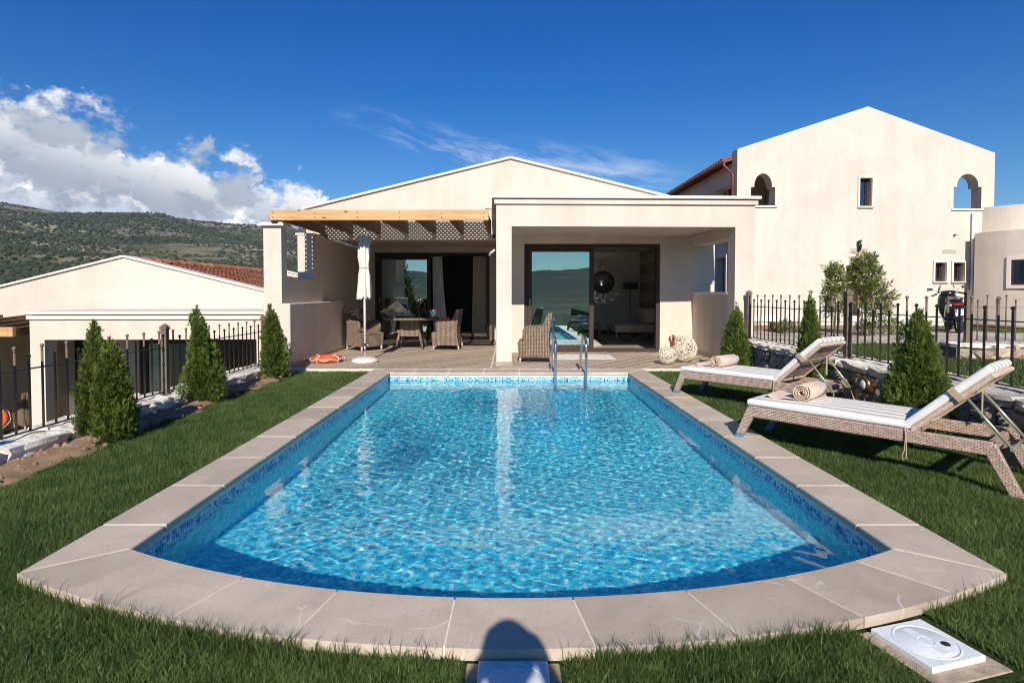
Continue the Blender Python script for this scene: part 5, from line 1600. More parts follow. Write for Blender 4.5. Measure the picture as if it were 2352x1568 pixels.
# ------------------------------------------------------------------ pool ladder
lad = thing('pool_ladder', 'chrome pool ladder with two looped handrails at the far edge', 'ladder', (0, 0, 0))
lx0, lx1 = at(1275, 855, Y=9.5).x, at(1345, 855, Y=9.5).x
for x in (lx0, lx1):
    pts = [(x-0.02, 9.98, 0.0), (x-0.02, 9.97, 0.30)]
    for i in range(0, 11):
        a = math.pi*i/10
        pts.append((x, 9.70+0.265*math.cos(a), 0.42+0.155*math.sin(a)))
    pts += [(x, 9.435, 0.25), (x, 9.43, -0.3), (x, 9.45, -1.0)]
    MB().tube(pts, 0.0215, 12).build('handrail', M_STEEL, lad)
    MB().lathe([(0.045, 0.0), (0.045, 0.008), (0.024, 0.022)], 16).build('flange', M_STEEL, lad, (x-0.02, 9.98, 0.001))
for z in (-0.22, -0.47, -0.72):
    MB().box((lx0, 9.40, z-0.012), (lx1, 9.475, z+0.012)).build('step', M_STEEL, lad, bevel=0.006)

# ------------------------------------------------------------------ skimmer covers sunk in concrete
def skimmer(label, cx, cy, rz, s=0.125):
    t = thing('skimmer_cover', label, 'pool cover', (cx, cy, LAWN_Z-0.010), rz, 'white skimmer covers')
    hw, hd = 0.175, 0.20
    MB().plate([[(-hw, -hd), (hw, -hd), (hw, hd-0.05), (-hw, hd-0.05)]], -0.08, 0.014, 'z').build('concrete_surround', M_CONCRETE, t, bevel=0.01)
    pl = MB().box((-s, -s, 0.012), (s, s, 0.036)).build('plate', M_PLASTIC, t, bevel=0.003)
    prof_ = [(0.104, 0.0362), (0.106, 0.0385), (0.110, 0.0385), (0.112, 0.0362)]
    MB().lathe(prof_, 40, cap=False).build('rim', M_PLASTIC, pl)
    MB().lathe([(0.0, 0.0385), (0.094, 0.0385), (0.099, 0.0362)], 36, cap=False).build('lid', M_PLASTIC, pl)
    for y0_ in (0.03, -0.085): MB().box((-0.020, y0_, 0.0386), (0.020, y0_+0.055, 0.0400)).build('moulded_bar', M_PLASTIC, pl, bevel=0.001)
    MB().lathe([(0.026, 0.0386), (0.028, 0.0402), (0.034, 0.0402), (0.036, 0.0386)], 24, cap=False).build('moulded_ring', M_PLASTIC, pl)
    MB().lathe([(0.0, 0.0388), (0.012, 0.0388), (0.0145, 0.0402), (0.017, 0.0386)], 16, cap=False).build('finger_hole', M_BLACK, pl, (0.052, -0.035, 0))
    return t
M_PLASTIC = simple('white_plastic', (0.74, 0.75, 0.74), 0.4, 0, 0.1, 40.0, 0.25)
skimmer('white skimmer cover at the picture bottom under the head shadow', 0.02, 1.965, 0.0)
skimmer('white skimmer cover set askew in concrete by the right pool corner', 1.597, 2.205, R(16), 0.128)

# ------------------------------------------------------------------ sun loungers
M_BLUECAP = simple('blue_foot', (0.06, 0.24, 0.34), 0.4)
M_ALU = simple('beige_metal', (0.50, 0.45, 0.33), 0.3, 0.6, 0.1, 15)
M_STRAP = cloth('strap_beige', (0.42, 0.33, 0.20))
def soft_box(x0, x1, y0, y1, z0, z1, bev=0.022, cuts=6, puff=0.012, seed=0):
    bm = bmesh.new(); bmesh.ops.create_cube(bm, size=1.0)
    for v in bm.verts: v.co = Vector((x0+(v.co.x+.5)*(x1-x0), y0+(v.co.y+.5)*(y1-y0), z0+(v.co.z+.5)*(z1-z0)))
    bmesh.ops.bevel(bm, geom=bm.edges[:], offset=bev, segments=3, profile=0.55, affect='EDGES')
    big = [e for e in bm.edges if e.calc_length() > 0.15]
    bmesh.ops.subdivide_edges(bm, edges=big, cuts=cuts, use_grid_fill=True)
    rs = random.Random(seed); ph = [rs.uniform(0, 6) for _ in range(4)]
    for v in bm.verts:
        u = (v.co.x-x0)/(x1-x0); w = (v.co.y-y0)/(y1-y0)
        s_ = math.sin(math.pi*min(1, max(0, u)))**.5*math.sin(math.pi*min(1, max(0, w)))**.5
        k = 1 if v.co.z > (z0+z1)/2 else 0
        v.co.z += k*puff*(s_-0.4 + 0.35*math.sin(u*9+ph[0])*math.sin(w*5+ph[1]))
        v.co.y += 0.004*math.sin(u*17+ph[2])*(abs(w-.5)*2)**6
    V = [v.co.copy() for v in bm.verts]; F = [[v.index for v in f.verts] for f in bm.faces]; bm.free()
    return V, F
def make_lounger(label):
    t = thing('sun_lounger', label, 'sun lounger', (0, 0, 0), 0, 'wicker sun loungers on the lawn')
    HWd = 0.345
    for sy in (-1, 1):
        y0, y1 = (sy*HWd, sy*(HWd-0.05))
        y0, y1 = min(y0, y1), max(y0, y1)
        MB().plate([[(0.15, 0.250), (1.83, 0.250), (1.86, 0.28), (1.835, 0.345), (0.13, 0.345), (0.11, 0.31)]], y0, y1, 'y').build('side_rail', M_WICKER_L, t, bevel=0.008)
        MB().plate([[(0.014, 0.08), (0.079, 0.08), (0.17, 0.248), (0.125, 0.345), (0.108, 0.312)][::1]], y0-0.002, y1+0.002, 'y').build('leg', M_WICKER_L, t, bevel=0.006)
        MB().plate([[(-0.025, 0.0), (0.04, 0.0), (0.079, 0.079), (0.014, 0.079)]], y0-0.004, y1+0.004, 'y').build('foot_cap', M_BLUECAP, t, bevel=0.004)
        MB().plate([[(1.93, 0.0), (2.005, 0.0), (1.862, 0.305), (1.838, 0.345), (1.80, 0.248)]], y0-0.002, y1+0.002, 'y').build('leg', M_WICKER_L, t, bevel=0.006)
    for x in (0.155, 1.30, 1.80):
        MB().box((x-0.025, -HWd+0.05, 0.26), (x+0.025, HWd-0.05, 0.325)).build('cross_rail', M_WICKER_L, t, bevel=0.008)
    MB().box((0.18, -HWd+0.05, 0.326), (1.34, HWd-0.05, 0.344)).build('seat_panel', M_WICKER_L, t)
    V, F = soft_box(0.105, 1.355, -0.33, 0.33, 0.348, 0.410, seed=1)
    MB().add(V, F, 0, True).build('seat_cushion', M_CUSHION, t)
    # raised backrest
    e = bpy.data.objects.new('backrest', None)
    ang = R(44)
    BM = Matrix.Translation((1.355, 0, 0.315)) @ Matrix.Rotation(-ang, 4, 'Y')
    bk = MB()
    frame = MB().box((0.02, -HWd+0.02, 0.0), (0.68, -HWd+0.075, 0.036), M=BM).box((0.02, HWd-0.075, 0.0), (0.68, HWd-0.02, 0.036), M=BM).box((0.63, -HWd+0.075, 0.0), (0.68, HWd-0.075, 0.036), M=BM).box((0.02, -HWd+0.075, 0.0), (0.07, HWd-0.075, 0.036), M=BM)
    frame = frame.build('backrest', M_WICKER_R, t, bevel=0.01)
    for k in range(16):
        x = 0.085+k*0.0335
        MB().box((x, -HWd+0.075, 0.012), (x+0.022, HWd-0.075, 0.034), M=BM).build('slat', M_WICKER_R, frame)
    V, F = soft_box(0.0, 0.70, -0.33, 0.33, 0.038, 0.098, seed=2)
    bc = MB().add(V, F, 0, True).build('back_cushion', M_CUSHION, t, (1.355, 0, 0.315), rot=(0, -ang, 0))
    for sy in (-1, 1):
        MB().box((0.40, sy*0.345-0.004, 0.0), (0.445, sy*0.345+0.004, 0.10), M=BM).build('strap', M_STRAP, t)
    MB().box((0.40, -0.345, -0.004), (0.445, 0.345, -0.001), M=BM).build('strap', M_STRAP, t)
    MB().box((0.62, 0.20, -0.22), (0.624, 0.235, -0.0), M=Matrix.Translation((1.05, 0, 0.63))).build('strap', M_STRAP, t)
    # ratchet struts
    for sy in (-1, 1):
        y = sy*0.235
        a_ = BM @ Vector((0.43, y, -0.01)); b_ = Vector((1.92, y, 0.30))
        st = MB().tube([a_, a_.lerp(b_, 0.5), b_], 0.011, 8).build('support_strut', M_ALU, t)
        d = (b_-a_).normalized(); nrm = Vector((d.z, 0, -d.x)) if d.z < 0 else Vector((-d.z, 0, d.x))
        nrm = Vector((-abs(d.z), 0, -abs(d.x))).normalized()
        m_ = MB()
        pl = []
        N_ = 5; s0, s1 = 0.44, 0.92
        for k in range(N_):
            c = s0+(s1-s0)*(k+0.5)/N_; hw_ = (s1-s0)/N_/2
            for i in range(6):
                an = math.pi*i/5
                pl.append((c-hw_*math.cos(an)*0.8, 0.018+0.026*(1-math.sin(an))))
            pl.append((c+hw_, 0.05))
        Ltot = (b_-a_).length
        top = [(s0-0.02, 0.004)] + pl + [(s1+0.02, 0.004)]
        v = []
        for yy in (y-0.006, y+0.006):
            for (s_, dn) in top:
                q = a_ + d*(s_*Ltot) + nrm*dn; v.append((q.x, yy, q.z))
        k = len(top)
        f = [tuple((i, (i+1) % k, k+(i+1) % k, k+i)) for i in range(k)]
        # strip caps
        m_.add(v, f)
        tri = tessellate_polygon([[Vector((p[0], p[1], 0)) for p in top]])
        m_.add(v, [tuple(q) for q in tri] + [tuple(k+i for i in reversed(q)) for q in tri])
        m_.build('ratchet', M_ALU, st)
    MB().tube([(1.92, -0.26, 0.30), (1.92, 0.26, 0.30)], 0.012, 8).build('strut_bar', M_ALU, t)
    # cushion tie hanging from the near rail
    MB().tube([(1.33, -0.352, 0.36), (1.335, -0.358, 0.30), (1.33, -0.356, 0.2), (1.315, -0.356, 0.15), (1.325, -0.356, 0.125), (1.342, -0.356, 0.14), (1.342, -0.356, 0.22), (1.338, -0.358, 0.30), (1.345, -0.352, 0.355)], 0.004, 6).build('tie_cord', M_STRAP, t)
    return t
LA = R(-49.3)
lounge = make_lounger('nearer wicker sun lounger with striped cushion and blue feet on the right lawn')
def lounger_origin(px, py):
    ux, uy = -math.sin(LA), math.cos(LA)
    return (px+0.345*ux, py+0.345*uy, LAWN_Z+0.004)
P2 = lounger_origin(2.055, 5.30); lounge.location = P2; lounge.rotation_euler = (0, 0, LA)
P1 = lounger_origin(2.15, 7.62)
lounge1 = dup(lounge, P1, LA-R(1.0), 'farther wicker sun lounger with striped cushion, nearer the porch')

def towel_roll(label, loc, rz):
    t = thing('towel', label, 'towel', loc, rz, 'rolled beige towels')
    n = 64; turns = 3.2; th = 0.011; w = 0.205
    pts = []
    for i in range(n+1):
        a = turns*2*math.pi*i/n; r_ = 0.012+0.062*i/n
        pts.append((r_*math.cos(a-0.5), r_*math.sin(a-0.5)))
    # unwrapped flap lying on the cushion
    end = pts[-1]; zlow = min(p[1] for p in pts)
    V = []; F = []
    k = len(pts)
    for i, p in enumerate(pts):
        r_ = math.hypot(*p); u_ = (p[0]/r_, p[1]/r_)
        wob = 0.003*math.sin(i*1.7)
        for (rad, y) in ((0, -w+wob), (0, w-wob), (th*0.92, w-wob), (th*0.92, -w+wob)):
            V.append((p[0]+u_[0]*rad*0.9, y, p[1]+u_[1]*rad*0.9 - zlow+th))
    for i in range(k-1):
        o = i*4; q = o+4
        F += [(o, o+1, q+1, q), (o+1, o+2, q+2, q+1), (o+2, o+3, q+3, q+2), (o+3, o, q, q+3)]
    F += [(0, 3, 2, 1), (4*k-4, 4*k-3, 4*k-2, 4*k-1)]
    MB().add(V, F, 0, True).build('roll', M_TOWEL, t)
    V = []; m_ = 14
    for i in range(m_+1):
        s_ = i/m_; x = -0.03-0.27*s_; z = 0.006+0.012*math.sin(s_*7)*s_+0.006*(s_ > .9)
        for y in (-w*0.98, -w*0.3, w*0.4, w*0.97):
            V.append((x, y*(1-0.05*s_), z+0.003*math.sin(y*30+s_*5)))
    for i in range(m_+1):
        for j in range(4): V.append((V[i*4+j][0], V[i*4+j][1], V[i*4+j][2]+0.011))
    F = []; off = (m_+1)*4
    for i in range(m_):
        for j in range(3):
            o = i*4+j; F += [(o, o+1, o+5, o+4), (off+o, off+o+4, off+o+5, off+o+1)]
    for i in range(m_):
        o = i*4; F += [(o, o+4, off+o+4, off+o), (o+3, off+o+3, off+o+7, o+7)]
    F.append((off-4, off-3, off-2, off-1, 2*off-1, 2*off-2, 2*off-3, 2*off-4)[:4] + (2*off-1, 2*off-2, 2*off-3, 2*off-4))
    MB().add(V, F, 0, True).build('flap', M_TOWEL, t)
    return t
def on_lounger(P, x, y, z, a=LA):
    return (P[0]+x*math.cos(a)-y*math.sin(a), P[1]+x*math.sin(a)+y*math.cos(a), P[2]+z)
towel_roll('rolled sand towel with spiral end on the nearer lounger', on_lounger(P2, 0.50, 0.03, 0.414), LA+R(4))
towel_roll('rolled sand towel with spiral end on the farther lounger', on_lounger(P1, 0.52, 0.02, 0.414, LA-R(1)), LA+R(-3))

# ------------------------------------------------------------------ wicker armchairs and table
def make_chair(label):
    t = thing('wicker_armchair', label, 'chair', (0, 0, 0), 0, 'brown wicker armchairs')
    W = 0.30
    side = [(0.27, 0.09), (0.30, 0.36), (0.285, 0.40), (0.185, 0.40), (0.175, 0.60), (0.155, 0.635), (-0.14, 0.645), (-0.20, 0.68), (-0.275, 0.90), (-0.315, 0.925), (-0.355, 0.905),
            (-0.335, 0.78), (-0.295, 0.55), (-0.285, 0.36), (-0.315, 0.20), (-0.345, 0.09), (0.0, 0.105)]
    side = side[::-1]
    for s_ in (-1, 1):
        y0, y1 = sorted((s_*W, s_*(W-0.055)))
        MB().plate([side], y0, y1, 'y').build('side_panel', M_WICKER_C, t, bevel=0.012, seg=2)
        MB().tube([(0.18, s_*(W-0.028), 0.43), (0.178, s_*(W-0.028), 0.60), (0.15, s_*(W-0.028), 0.638), (-0.14, s_*(W-0.028), 0.648), (-0.20, s_*(W-0.028), 0.685), (-0.275, s_*(W-0.028), 0.89)], 0.027, 8).build('arm_roll', M_WICKER_C, t)
        for x in (0.245, -0.315):
            MB().tube([(x, s_*(W-0.04), 0.12), (x*1.03, s_*(W-0.035), 0.0)], [0.026, 0.02], 10).build('leg', M_WICKER_R, t)
    V = []; n = 8
    for i in range(n+1):
        y = -W+0.05 + (2*W-0.10)*i/n; bow = 0.05*math.cos((i/n-0.5)*math.pi)
        for (x, z) in ((-0.27, 0.12), (-0.245, 0.36), (-0.25, 0.55), (-0.275, 0.75), (-0.31, 0.91)):
            V.append((x-bow*0.5-0.0, y, z + (0.02*math.cos((i/n-0.5)*math.pi) if z > .9 else 0)))
    k = len(V)
    V += [(v[0]-0.04, v[1], v[2]) for v in V]
    F = []
    for i in range(n):
        for j in range(4):
            o = i*5+j; F += [(o, o+1, o+6, o+5), (k+o, k+o+5, k+o+6, k+o+1)]
    for i in range(n):
        o = i*5+4; F.append((o, k+o, k+o+5, o+5))
    MB().add(V, F, 0, True).build('backrest', M_WICKER_C, t)
    MB().plate([[(-W+0.056, 0.09), (W-0.056, 0.09), (W-0.056, 0.375), (-W+0.056, 0.375)]], 0, 0.03, 'y', M=Matrix.Translation((0.265, 0, 0)) @ Matrix.Rotation(R(90), 4, 'Z')).build('front_apron', M_WICKER_C, t)
    MB().box((-0.25, -W+0.056, 0.36), (0.285, W-0.056, 0.405)).build('seat', M_WICKER_C, t, bevel=0.015, seg=2)
    return t
chair = make_chair('brown wicker armchair alone on the porch in front of the glass leaf')
chair.location = (0.50, 11.18, 0); chair.rotation_euler = (0, 0, R(176))
c2 = dup(chair, (-3.24, 13.35, 0), R(-42), 'brown wicker armchair left of the terrace table, facing the pool')
c3 = dup(chair, (-1.42, 13.62, 0), R(176), 'brown wicker armchair right of the terrace table, side on')
c4 = dup(chair, (OFF2.x-3.05, OFF2.y+13.9, OFF2.z), R(150), 'wicker armchair on the lower terrace next door, seen between fence bars')
tab = thing('wicker_table', 'round brown wicker dining table under the pergola', 'table', (-2.26, 13.75, 0))
MB().lathe([(0.0, 0.665), (0.60, 0.665), (0.655, 0.68), (0.665, 0.70), (0.655, 0.722), (0.62, 0.728), (0.0, 0.728)], 48).build('table_top', M_WICKER_C, tab)
MB().lathe([(0.0, 0.7285), (0.58, 0.7285), (0.58, 0.7325), (0.0, 0.7325)], 48).build('glass_plate', M_CLEAR, tab)
b = MB(); v = []
for z, w in ((0.30, 0.255), (0.36, 0.245), (0.664, 0.215)):
    v += [(-w, -w, z), (w, -w, z), (w, w, z), (-w, w, z)]
f = []
for i in range(2):
    for j in range(4): f.append((i*4+j, i*4+(j+1) % 4, i*4+4+(j+1) % 4, i*4+4+j))
b.add(v, f).build('pedestal', M_WICKER_C, tab)
for sx in (-1, 1):
    for sy in (-1, 1):
        MB().tube([(sx*0.215, sy*0.215, 0.42), (sx*0.25, sy*0.25, 0.28), (sx*0.315, sy*0.315, 0.0)], [0.03, 0.034, 0.024], 10).build('leg', M_WICKER_C, tab)

# things on the table
TX, TY, TZ = -2.26, 13.75, 0.733
def pillow(label, loc, size, rot, mat=None, tassel=False, flat=0.45):
    t = thing('cushion', label, 'cushion', loc)
    n = 14; V = []; F = []
    for side in (1, -1):
        o = len(V)
        for i in range(n+1):
            for j in range(n+1):
                u, w = i/n*2-1, j/n*2-1
                pinch = 1-0.10*(1-abs(u))*abs(w)-0.10*(1-abs(w))*abs(u)
                z = side*flat*0.5*((1-u*u)*(1-w*w))**0.42
                V.append((u*pinch*size/2, w*pinch*size/2, z*size*0.8))
        for i in range(n):
            for j in range(n):
                q = (o+i*(n+1)+j, o+(i+1)*(n+1)+j, o+(i+1)*(n+1)+j+1, o+i*(n+1)+j+1)
                F.append(q if side > 0 else tuple(reversed(q)))
    o = MB().add(V, F, 0, True).build('pad', mat or M_PILLOW, t, weld=True, rot=rot)
    if tassel:
        for (u, w) in ((1, 1), (1, -1), (-1, -1), (-1, 1)):
            p = Vector((u*size/2, w*size/2, 0))
            MB().tube([p, p+Vector((0.01*u, 0.01*w, -0.02)), p+Vector((0.02*u, 0.02*w, -0.10))], [0.006, 0.012, 0.016], 6).build('tassel', M_STRAP, o)
    return t
pillow('tilted printed cushion with tassels leaning on the table edge', (TX-0.35, TY-0.20, TZ+0.16), 0.46, (R(35), R(-32), R(25)), tassel=True, flat=0.35)
pillow('flat printed cushion lying on the table', (TX-0.12, TY-0.28, TZ+0.075), 0.42, (0, 0, R(12)), tassel=True, flat=0.38)
bot = thing('wine_bottle', 'dark wine bottle with gold neck on the terrace table', 'bottle', (TX+0.34, TY-0.12, TZ))
MB().lathe([(0.0, 0.0), (0.036, 0.0), (0.037, 0.17), (0.030, 0.205), (0.015, 0.235), (0.014, 0.24)], 16).build('glass', M_GREEN_D, bot)
MB().lathe([(0.0145, 0.238), (0.0145, 0.31), (0.016, 0.312), (0.016, 0.322), (0.0, 0.322)], 14).build('foil', M_BRASS, bot)
vase = thing('glass_vase', 'tall clear vase with flowers on the terrace table', 'vase', (TX+0.17, TY+0.1, TZ))
MB().lathe([(0.0, 0.0), (0.05, 0.0), (0.055, 0.02), (0.052, 0.16), (0.062, 0.22), (0.060, 0.222), (0.05, 0.16), (0.0, 0.02)], 18).build('body', M_CLEAR, vase)
b = MB()
for k in range(7):
    a = k*0.9; b.tube([(0.01*math.cos(a), 0.01*math.sin(a), 0.03), (0.025*math.cos(a), 0.025*math.sin(a), 0.25), (0.04*math.cos(a), 0.04*math.sin(a), 0.33+0.012*k)], 0.003, 5)
b.build('stems', M_BARK, vase)
b = MB()
for k in range(9):
    a = k*0.9; b.lathe([(0.0, -0.015), (0.018, 0.0), (0.012, 0.015), (0.0, 0.02)], 6, c=(0.04*math.cos(a), 0.04*math.sin(a), 0.34+0.01*k))
b.build('blossoms', M_PETAL, vase)['kind'] = 'stuff'
for i, (dx, dy, lb) in enumerate(((0.27, -0.02, 'clear wine glass beside the vase on the terrace table'), (0.47, -0.08, 'clear wine glass right of the wine bottle'))):
    g_ = thing('wine_glass', lb, 'glass', (TX+dx, TY+dy, TZ), 0, 'wine glasses on the terrace table')
    MB().lathe([(0.0, 0.0), (0.034, 0.0), (0.006, 0.006), (0.005, 0.09), (0.032, 0.12), (0.040, 0.16), (0.034, 0.21), (0.033, 0.21), (0.038, 0.16), (0.0, 0.105)], 16).build('bowl', M_CLEAR, g_)
buck = thing('ice_bucket', 'pale glass ice bucket at the right of the terrace table', 'bucket', (TX+0.50, TY+0.10, TZ))
MB().lathe([(0.0, 0.0), (0.07, 0.0), (0.092, 0.17), (0.088, 0.17), (0.068, 0.01), (0.0, 0.01)], 18).build('body', M_LENS, buck)
lan = thing('candle_holder', 'small dark candle holder on the front of the terrace table', 'candle holder', (TX+0.15, TY-0.32, TZ))
MB().lathe([(0.0, 0.0), (0.045, 0.0), (0.068, 0.05), (0.06, 0.09), (0.045, 0.11), (0.04, 0.11), (0.055, 0.06), (0.0, 0.02)], 16).build('bowl', M_BLACK, lan)
MB().lathe([(0.0, 0.02), (0.022, 0.02), (0.022, 0.06), (0.0, 0.06)], 12).build('candle', M_WHITE, lan)
cup = thing('cup', 'white cup behind the flat cushion on the terrace table', 'cup', (TX+0.03, TY-0.05, TZ))
MB().lathe([(0.0, 0.0), (0.03, 0.0), (0.045, 0.07), (0.042, 0.07), (0.028, 0.008), (0.0, 0.008)], 16).build('bowl', M_WHITE, cup)
MB().tube([(0.042, 0, 0.055), (0.065, 0, 0.05), (0.06, 0, 0.02), (0.034, 0, 0.018)], 0.005, 6).build('handle', M_WHITE, cup)
bk = thing('red_box', 'small red box resting on the arm of the right terrace chair', 'box', (-1.40, 13.385, 0.675))
MB().box((-0.08, -0.03, 0), (0.08, 0.03, 0.045)).build('body', M_RED, bk, bevel=0.004)
MB().box((-0.082, -0.032, 0.046), (0.082, 0.032, 0.058)).build('lid', M_RED, bk, bevel=0.003)

# ------------------------------------------------------------------ closed parasol
par = thing('parasol', 'closed cream parasol with white pole in a round terrazzo base', 'parasol', (-2.66, 10.93, 0))
MB().lathe([(0.0, 0.0), (0.235, 0.0), (0.25, 0.03), (0.235, 0.065), (0.16, 0.095), (0.06, 0.105), (0.0, 0.105)], 36).build('base', simple('terrazzo', (0.62, 0.58, 0.50), 0.8, 0, 0.35, 70.0, 0.3), par)
MB().tube([(0, 0, 0.10), (0, 0, 0.36)], 0.024, 14).build('socket', M_STEEL, par)
for z in (0.14, 0.33): MB().tube([(0.02, 0, z), (0.06, 0, z)], 0.008, 8).lathe([(0.0, -0.012), (0.014, -0.012), (0.014, 0.012), (0.0, 0.012)], 8, c=(0.06, 0, z)).build('clamp_knob', M_STEEL, par)
MB().tube([(0, 0, 0.36), (0, 0, 2.40)], 0.0215, 14).build('pole', M_WHITE, par)
V = []; n = 40; zs = [1.20, 1.24, 1.32, 1.45, 1.60, 1.74, 1.78, 1.82, 1.95, 2.10, 2.22, 2.30, 2.345]
rs_ = [0.105, 0.11, 0.108, 0.10, 0.092, 0.083, 0.080, 0.084, 0.088, 0.085, 0.078, 0.066, 0.05]
rs = random.Random(6); phs = [rs.uniform(0, 6) for _ in range(8)]
for zi, (z, r_) in enumerate(zip(zs, rs_)):
    for j in range(n):
        a = 2*math.pi*j/n
        tie = 0.35 if abs(z-1.78) < 0.05 else 1.0
        fold = 0.024*math.sin(8*a+phs[0]+0.5*z)*tie + 0.012*math.sin(13*a+phs[1]+z*2)*tie + 0.008*math.sin(3*a+z*7+phs[2])
        V.append(((r_+fold)*math.cos(a), (r_+fold)*math.sin(a), z + (0.03*math.sin(8*a+phs[3]) if zi == 0 else 0)))
F = [(i*n+j, i*n+(j+1) % n, (i+1)*n+(j+1) % n, (i+1)*n+j) for i in range(len(zs)-1) for j in range(n)]
can = MB().add(V, F, 0, True).build('canopy', M_CANVAS, par)
V = []; zz_ = [2.24, 2.26, 2.33, 2.42, 2.47]; rr2 = [0.125, 0.118, 0.09, 0.05, 0.012]
for zi, (z, r_) in enumerate(zip(zz_, rr2)):
    for j in range(n):
        a = 2*math.pi*j/n; fold = 0.02*math.sin(7*a+1)*(1 if zi < 3 else 0.3)
        V.append(((r_+fold)*math.cos(a), (r_+fold)*math.sin(a), z+(0.02*math.sin(7*a) if zi == 0 else 0)))
F = [(i*n+j, i*n+(j+1) % n, (i+1)*n+(j+1) % n, (i+1)*n+j) for i in range(4) for j in range(n)]
MB().add(V, F, 0, True).build('wind_vent', M_CANVAS, par)
MB().tube([(0.082*math.cos(2*math.pi*j/24)*1.04, 0.082*math.sin(2*math.pi*j/24)*1.04, 1.775+0.01*math.sin(2*math.pi*j/24)) for j in range(24)], 0.012, 6, closed=True).build('tie_band', M_CANVAS, can)
par2 = thing('parasol', 'half-hidden white parasol canopy on the lower terrace next door', 'parasol', (OFF2.x-2.72, OFF2.y+11.35, OFF2.z))
MB().tube([(0, 0, 0), (0, 0, 2.4)], 0.02, 12).build('pole', M_WHITE, par2)
MB().lathe([(0.21, 0.95), (0.18, 1.0), (0.10, 1.5), (0.07, 2.2), (0.0, 2.35)], 20).build('canopy', M_CANVAS, par2)
MB().lathe([(0.0, 0.0), (0.24, 0.0), (0.22, 0.07), (0.0, 0.10)], 24).build('base', M_TRIM, par2)

# ------------------------------------------------------------------ life rings
def life_ring(label, loc, rot):
    t = thing('life_ring', label, 'life ring', loc, 0, 'orange life rings')
    t.rotation_euler = rot
    n = 40
    MB().tube([(0.225*math.cos(2*math.pi*i/n), 0.225*math.sin(2*math.pi*i/n), 0.058) for i in range(n)], 0.058, 14, closed=True).build('ring', M_ORANGE, t)
    for k in range(4):
        a0 = math.pi/4+math.pi/2*k
        V = []
        MB().tube([((0.225+0.0605*math.cos(b_))*math.cos(a0), (0.225+0.0605*math.cos(b_))*math.sin(a0), 0.058+0.0605*math.sin(b_)) for b_ in [2*math.pi*i/14 for i in range(14)]], 0.006, 6, closed=True).build('band', M_WHITE, t)
        a1 = a0+math.pi/2
        MB().tube([((0.295+0.03*math.sin(math.pi*i/10))*math.cos(a0+(a1-a0)*i/10), (0.295+0.03*math.sin(math.pi*i/10))*math.sin(a0+(a1-a0)*i/10), 0.06+0.02*math.sin(i*1.3)) for i in range(11)], 0.006, 6).build('grab_rope', M_WHITE, t)
    return t
life_ring('orange life ring lying on the deck beside the terrace low wall', (-3.40, 11.02, 0.001), (0, 0, R(20)))
life_ring('orange life ring leaning on the lower terrace next door', (OFF2.x-3.70, OFF2.y+13.60, OFF2.z+0.29), (R(90), 0, R(20)))

# ------------------------------------------------------------------ wicker balls and red flowers
M_RATTAN = simple('pale_rattan', (0.66, 0.58, 0.45), 0.7, 0, 0.2, 20)
def ball(label, loc, r_, seed, nst):
    t = thing('wicker_ball', label, 'ball', loc, 0, 'pale wicker balls')
    rs = random.Random(seed)
    b = MB()
    for k in range(nst):
        q = Matrix.Rotation(rs.uniform(0, 6.28), 3, 'Z') @ Matrix.Rotation(math.acos(rs.uniform(-1, 1)), 3, 'X')
        off = rs.uniform(-0.55, 0.55)*r_; rad = math.sqrt(r_*r_-off*off)*rs.uniform(0.96, 1.0); ph = rs.uniform(0, 6)
        a0 = rs.uniform(0, 6.28); span = rs.uniform(3.6, 6.28)
        pts = []
        for i in range(23):
            a = a0+span*i/22
            p = q @ Vector((rad*math.cos(a), rad*math.sin(a), off+0.05*r_*math.sin(3*a+ph)))
            p = p.normalized()*r_*(1+0.02*math.sin(5*a+ph))
            pts.append(p+Vector((0, 0, r_)))
        b.tube(pts, rs.uniform(0.0035, 0.0062)*(r_/0.2)**0.5, 5, cap=False)
    o = b.build('woven_strands', M_RATTAN, t); o['kind'] = 'stuff'
    return t
ball('large pale wicker ball on the porch corner', (3.30, 11.02, 0.004), 0.245, 3, 62)
ball('small pale wicker ball in front of the large one', (2.89, 10.62, 0.004), 0.16, 4, 46)
fl = thing('red_flowers', 'sprig of dark red flowers stuck in the large wicker ball', 'flowers', (3.06, 10.93, 0.33))
b = MB(); rs = random.Random(3)
for k in range(7):
    b.tube([(0.05, 0.03, -0.12), (rs.uniform(-.05, .05), rs.uniform(-.04, .04), rs.uniform(0.04, 0.16))], 0.003, 5)
b.build('stems', M_BARK, fl)['kind'] = 'stuff'
M_DARKRED = simple('petal_red', (0.25, 0.012, 0.02), 0.6)
b = MB()
for k in range(16):
    c = (rs.uniform(-.07, .05), rs.uniform(-.04, .04), rs.uniform(-0.02, 0.17))
    q = Matrix.Translation(c) @ Matrix.Rotation(rs.uniform(0, 6), 4, 'Z') @ Matrix.Rotation(rs.uniform(0, 2), 4, 'X')
    for j in range(5):
        a = 2*math.pi*j/5; s_ = 0.026
        b.add([(0, 0, 0), (math.cos(a-.5)*s_, math.sin(a-.5)*s_, .01), (math.cos(a)*s_*1.3, math.sin(a)*s_*1.3, .004), (math.cos(a+.5)*s_, math.sin(a+.5)*s_, .01)], [(0, 1, 2, 3)], 0, False, q)
b.build('petals', M_DARKRED, fl)['kind'] = 'stuff'

# door mat in front of the porch door
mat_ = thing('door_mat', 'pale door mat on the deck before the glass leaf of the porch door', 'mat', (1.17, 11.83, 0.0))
MB().box((-0.95, -0.40, 0.0005), (0.95, 0.40, 0.012)).build('mat', cloth('mat_pale', (0.58, 0.52, 0.44)), mat_, bevel=0.004)

